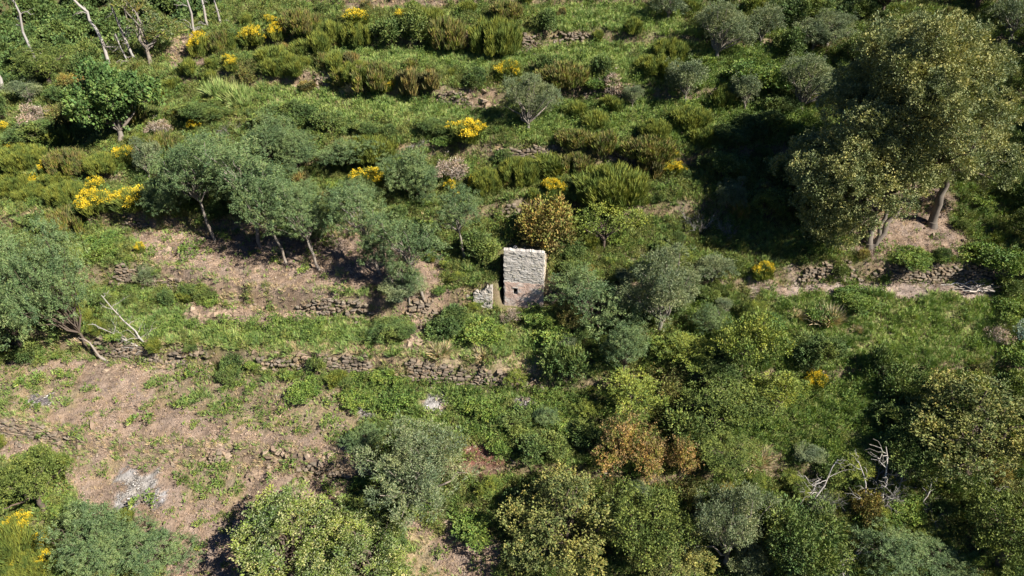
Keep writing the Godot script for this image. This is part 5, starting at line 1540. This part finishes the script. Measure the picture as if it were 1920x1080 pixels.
func _ready() -> void:
	rng.seed = 4711
	noise.seed = 7
	noise.frequency = 0.05
	fine.seed = 31
	fine.frequency = 0.05
	# camera
	var cam := Camera3D.new()
	cam.name = "camera"
	add_child(cam)
	cam.position = Vector3(-1.1, 33.5, 54.6)
	cam.rotation = Vector3(deg_to_rad(-30.0), 0, 0)
	cam.fov = 45.0
	cam.near = 0.5
	cam.far = 3000.0
	cam.current = true
	# sky and sun
	var env := Environment.new()
	env.background_mode = Environment.BG_SKY
	var sky := ProceduralSkyMaterial.new()
	sky.sky_top_color = Color(0.30, 0.45, 0.72)
	sky.sky_horizon_color = Color(0.62, 0.74, 0.88)
	sky.ground_bottom_color = Color(0.16, 0.16, 0.12)
	sky.ground_horizon_color = Color(0.42, 0.46, 0.44)
	sky.sky_curve = 0.12
	env.sky = Sky.new()
	env.sky.sky_material = sky
	env.background_energy_multiplier = 0.24
	env.tonemap_mode = Environment.TONE_MAPPER_LINEAR
	env.tonemap_exposure = 2.6
	env.sdfgi_enabled = true
	env.ssao_enabled = true
	env.ssil_enabled = true
	var we := WorldEnvironment.new()
	we.name = "environment"
	we.environment = env
	add_child(we)
	var sun := DirectionalLight3D.new()
	sun.name = "sun"
	add_child(sun)
	sun.light_energy = 1.6
	sun.light_color = Color(1.0, 0.965, 0.91)
	sun.light_angular_distance = 0.5
	sun.shadow_enabled = true
	sun.look_at_from_position(Vector3(0.66, 0.67, 0.38) * 100.0, Vector3.ZERO)

	# materials
	var g1 := grain_tex(3, 0.035, Color(0.62, 0.62, 0.62), Color(1, 1, 1))
	mat("soil", 0.95, 0.0, g1, 0.3, 14.0)
	mat("leaf", 0.55, 0.5).albedo_color = C(0.89, 1.0, 0.92).linear_to_srgb()
	mat("dryleaf", 0.7, 0.4)
	mat("petal", 0.6, 0.4)
	mat("bark", 0.9, 0.0, g1, 1.6, 1.5)
	mat("deadwood", 0.85, 0.0, g1, 1.6, 1.0)
	mat("stone", 0.9, 0.0, g1, 1.3, 1.5)
	mat("masonry", 0.95, 0.0, g1, 0.9, 3.0)
	mat("plaster", 0.9, 0.0, g1, 0.6, 1.0)
	for i in 4:
		mat("stone_%d" % i, 0.9, 0.0, g1, 1.3, 1.5).albedo_color = [C(0.28, 0.23, 0.175), C(0.34, 0.27, 0.20), C(0.23, 0.19, 0.15), C(0.30, 0.25, 0.205)][i].linear_to_srgb()
		mat("pale_stone_%d" % i, 0.9, 0.0, g1, 1.3, 1.5).albedo_color = [C(0.60, 0.575, 0.53), C(0.63, 0.60, 0.55), C(0.54, 0.51, 0.47), C(0.62, 0.605, 0.58)][i].linear_to_srgb()

	for i in 3:
		mat("tan_stone_%d" % i, 0.95, 0.0, g1, 1.1, 2.5).albedo_color = [C(0.40, 0.30, 0.215), C(0.46, 0.36, 0.27), C(0.33, 0.245, 0.18)][i].linear_to_srgb()

	# the hillside
	lay_cover()
	build_ground()
	print("ground ", Time.get_ticks_msec())
	make_stones()
	make_rocks()
	for w in DRY_WALLS:
		dry_wall(w[0], w[1], w[2], w[3] * 0.88, w[4])
	build_hut()
	build_far_wood()
	print("walls ", Time.get_ticks_msec())

	# trees and bushes
	make_protos()
	print("protos ", Time.get_ticks_msec())
	var l := lobes_in(Vector3(-4.9, 12.6, 0), Vector3(7.7, 9.2, 7.0), 135, 1.0, 1.9, 0.85, true)
	for e in [[4.6, 4.6, 0.0, 1.3], [5.0, 6.4, 0.0, 1.5], [-7.5, 7.0, 0.5, 1.8]]:
		l.append([Vector3(e[0], e[1], e[2]), Vector3(e[3], e[3] * 0.9, e[3])])
	for i in 34:
		var a := rng.randf() * TAU
		var q := rng.randf_range(2.5, 8.2)
		var rr := rng.randf_range(0.9, 1.5)
		var low := 6.0 if sin(a) > -0.25 and cos(a) * q > -4.5 else 4.4
		if low > 5.0 and cos(a) * q > 4.0:
			continue
		l.append([Vector3(cos(a) * q - 1.0, rng.randf_range(low, 8.8), sin(a) * q * 0.8 - 1.0), Vector3(rr, rr * 0.85, rr)])
	big_oak("great spreading oak with straight grey trunk, the right of the two", Vector3(39.6, height(39.6, -6.83), -6.83), [[Vector3.ZERO, Vector3(0.1, 5.5, 0), 0.38]], l)
	l = lobes_in(Vector3(-3.2, 7.6, 0.0), Vector3(6.8, 5.2, 5.2), 85, 0.95, 1.7, 0.85, true)
	for e in [[-5.6, 2.9, 1.4, 1.6], [-4.2, 2.2, 2.2, 1.3], [-6.4, 4.6, 0.6, 1.8], [-2.6, 3.4, 2.0, 1.3]]:
		l.append([Vector3(e[0], e[1], e[2]), Vector3(e[3], e[3] * 0.9, e[3])])
	big_oak("great oak with forked pale trunks, the left of the two", Vector3(32.95, height(32.95, -4.39), -4.39), [[Vector3.ZERO, Vector3(3.0, 5.6, -1.2), 0.27], [Vector3(-0.35, 0, 0.1), Vector3(-0.2, 3.2, -0.5), 0.30], [Vector3(0.2, 0, 0.1), Vector3(1.0, 5.0, -1.0), 0.2]], l)
	grow(SITES_OAK, "oak", "oak_tree", "tree", "oaks on the slope")
	grow(SITES_TALLGREY, "tallgrey", "tall_tree", "tree", "")
	grow(SITES_FIG, "fig", "leafy_tree", "tree", "")
	grow(SITES_LAUREL, "laurel", "broadleaf_tree", "tree", "broadleaf trees at the bottom")
	grow(SITES_OLIVE, "olive", "olive_tree", "tree", "olive trees on the terraces")
	grow(SITES_MIMOSA, "mimosa", "acacia_tree", "tree", "acacias on the slope")
	grow(SITES_SHRUB, "shrub", "leafy_shrub", "shrub", "leafy shrubs on the slope")
	grow(SITES_YELLOWTREE, "yellowtree", "yellow_green_bush", "shrub", "yellow-green bushes")
	grow(SITES_BRAMBLE, "bramble", "bramble_mound", "bramble", "bramble mounds")
	grow(SITES_BROOM, "broom", "broom_bush", "shrub", "green broom bushes")
	grow(SITES_FLOWERBROOM, "flowerbroom", "flowering_broom", "shrub", "yellow flowering brooms")
	grow(SITES_HEATHER, "heather", "heather_bush", "shrub", "heather bushes")
	grow(SITES_RUSTHEATHER, "rustheather", "rusty_bush", "shrub", "rusty bushes")
	grow(SITES_RUSTDRAPE, "rustdrape", "withered_bush", "shrub", "withered orange bushes")
	grow(SITES_DRY, "dry", "dry_bush", "shrub", "dry tan bushes")
	grow(SITES_DEADBRUSH, "deadbrush", "dead_brush", "dead branches", "dead grey brush")
	grow(SITES_TUSSOCK, "tussock", "grass_tussock", "grass", "pale grass tussocks")
	grow(SITES_GREENCLUMP, "greenclump", "grass_clump", "grass", "light green grass clumps")
	grow(SITES_TALLMIMOSA, "tallmimosa", "tall_acacia", "tree", "tall leaning acacias")
	grow(SITES_SILVER, "silver", "silver_bush", "shrub", "")
	print("plants ", Time.get_ticks_msec())

	# dead trunks on the crest, leaning trunks at the long wall, cut branches
	var pale := C(0.46, 0.43, 0.40)
	for d in [["tall straight dead trunk near the top left corner", -55.0, -26.5, [Vector3.ZERO, Vector3(-0.2, 4, 0), Vector3(-0.3, 8.0, 0)], 0.2],
			["white bent dead trunk behind the leafy tree", -45.9, -25.1, [Vector3.ZERO, Vector3(-0.3, 2.2, 0), Vector3(-0.9, 4.2, 0), Vector3(-2.2, 5.6, 0), Vector3(-2.9, 7.6, 0), Vector3(-3.0, 9.0, 0)], 0.2],
			["long slanting dead trunk left of the tall grey tree", -43.2, -25.5, [Vector3.ZERO, Vector3(-0.6, 3, 0), Vector3(-1.3, 7.5, 0)], 0.17],
			["short thin dead trunk beside the slanting one", -43.9, -25.4, [Vector3.ZERO, Vector3(-0.6, 2.4, 0)], 0.12],
			["leftmost of the three thin dead trunks above the crest bank", -37.3, -28.7, [Vector3.ZERO, Vector3(0.0, 2.5, 0), Vector3(-0.2, 5.5, 0)], 0.15],
			["middle of the three thin dead trunks above the crest bank", -35.7, -29.2, [Vector3.ZERO, Vector3(-0.3, 2.5, 0), Vector3(-0.7, 5.5, 0)], 0.16],
			["branched rightmost of the three thin dead trunks above the crest bank", -34.5, -29.6, [Vector3.ZERO, Vector3(-0.2, 2.0, 0), Vector3(-0.4, 5.0, 0)], 0.15],
			["stout dead trunk at the left edge beyond the crest", -57.2, -23.0, [Vector3.ZERO, Vector3(-0.4, 2, 0), Vector3(-0.9, 4.5, 0)], 0.25]]:
		snag(d[0], Vector3(d[1], height(d[1], d[2]) - 0.5, d[2]), d[3].map(func(q: Vector3) -> Vector3: return q * Vector3(1.2, 1.45, 1.0)), d[4], pale, 11)
	var brown := C(0.36, 0.32, 0.28)
	snag("long bare trunk leaning left over the dark dry-stone wall", Vector3(-32.7, height(-32.7, 4.3) - 0.2, 4.3), [Vector3.ZERO, Vector3(-1.4, 1.9, -0.4), Vector3(-3.6, 5.2, -1.0)], 0.11, pale, 14, "leaning bare trunks", "leaning_dead_tree")
	snag("low bare trunk slanting left beside the longer leaning one", Vector3(-33.1, height(-33.1, 4.3) - 0.2, 4.3), [Vector3.ZERO, Vector3(-2.0, 1.5, -0.2), Vector3(-4.6, 2.8, -0.6)], 0.09, pale, 12, "leaning bare trunks", "leaning_dead_tree")
	snag("short thick bare trunk at the foot of the dark wall", Vector3(-36.8, height(-36.8, 4.6) - 0.2, 4.6), [Vector3.ZERO, Vector3(-0.7, 1.2, 0), Vector3(-1.6, 2.6, -0.2)], 0.16, brown, 2, "leaning bare trunks", "leaning_dead_tree")
	for d in DEAD_LIMBS:
		snag(d[6], Vector3(d[0], height(d[0], d[1]) + 0.3, d[1]), [Vector3.ZERO, Vector3(d[2] * 0.45 + 0.2, d[3] * 0.5, d[4] * 0.5), Vector3(d[2], d[3], d[4])], d[5], C(0.56, 0.53, 0.49), 10, "fallen pale branches", "fallen_branch")
	for d in SITES_OUTCROP:
		outcrop(d)
	branch_pile(Vector3(41.8, height(41.8, -1.4), -1.4))

	# small countable growth and stones on the bare slopes
	var spots := []
	var n_weed := 0
	var n_rock := 0
	var n_bush := {}
	var tries := 0
	while tries < 16000:
		tries += 1
		var x := rng.randf_range(-52.0, 50.0)
		var z := rng.randf_range(-40.0, 19.0)
		if not in_view(x, z) or (absf(x) < 3.6 and absf(z + 1.0) < 4.5):
			continue
		var k := cover_at(x, z)
		if (k == 1 or k == 9) and n_weed < 190 and rng.randf() < (0.75 if k == 9 else 0.35) and z > -8.0:
			n_weed += 1
			var spot := "on the lower dirt slope" if z > 5.0 else "on the oak ledge" if x > 25.0 else "on the bare earth under the acacias" if x < -5.0 else "on the bare earth near the hut"
			var w := rng.randf_range(0.4, 1.0) + 0.8 * pow(rng.randf(), 3.0)
			plant("weed", "weed_tuft", "small green weed tuft " + spot, "weed", "weed tufts " + spot, x, z, w, w * rng.randf_range(0.4, 0.6), tries)
		elif k == 1 and n_rock < 60 and rng.randf() < 0.12:
			n_rock += 1
			var where := "on the lower dirt slope" if z > 5.0 else "on the oak ledge" if x > 25.0 else "on the bare earth under the acacias" if z > -9.0 else "on the upper earth banks"
			var o := thing("rock", "loose tan rock lying " + where, "rock", Vector3(x, height(x, z) + 0.05, z), "loose rocks " + where)
			var r := rng.randf_range(0.25, 0.6)
			part("stone", rock_mesh[rng.randi() % 8], mats["tan_stone_%d" % (rng.randi() % 3)], o).transform = Transform3D(Basis.from_euler(rdir() * 2.0) * Basis.from_scale(Vector3(r * 1.4, r * 0.8, r)), Vector3.ZERO)
		elif k == 0 and tries % 3 == 0:
			var ok := true
			for s: Vector2 in spots:
				if s.distance_squared_to(Vector2(x, z)) < 2.6:
					ok = false
					break
			if not ok:
				continue
			if crest(x) - z > -0.5:
				continue
			var zone := 0 if z < -18.0 else 1 if z < -4.0 else 2 if x < -8.0 else 3
			if n_bush.get(zone, 0) >= 110:
				continue
			n_bush[zone] = n_bush.get(zone, 0) + 1
			spots.append(Vector2(x, z))
			var kinds: Array = [["broom", "heather", "shrub", "heather", "broom"], ["broom", "shrub", "heather", "shrub", "bramble"], ["shrub", "broom", "bramble"], ["shrub", "yellowtree", "bramble", "shrub", "olive", "rustheather"]][zone]
			var kind: String = kinds[rng.randi() % kinds.size()]
			var w := rng.randf_range(1.2, 2.7)
			var place: String = ["in the upper slope thicket", "in the thicket around the middle walls", "in the lower left growth", "in the dense lower right thicket"][zone]
			var called: Array = {"broom": ["broom_bush", "small green broom"], "heather": ["heather_bush", "small brownish heather"], "shrub": ["leafy_shrub", "small dull green shrub"], "bramble": ["bramble_mound", "small bramble mound"], "yellowtree": ["yellow_green_bush", "small yellow-green bush"], "olive": ["olive_sapling", "small grey-green olive sapling"], "rustheather": ["rusty_bush", "small rust-tinged bush"]}[kind]
			plant(kind, called[0], called[1] + " " + place, "shrub", called[1] + " " + place, x, z, w, w * rng.randf_range(0.55, 0.9), tries)
	print("bushes ", n_bush, " weeds ", n_weed, " rocks ", n_rock)
	build_banks()
	build_ground_growth()
	print("done ", Time.get_ticks_msec())
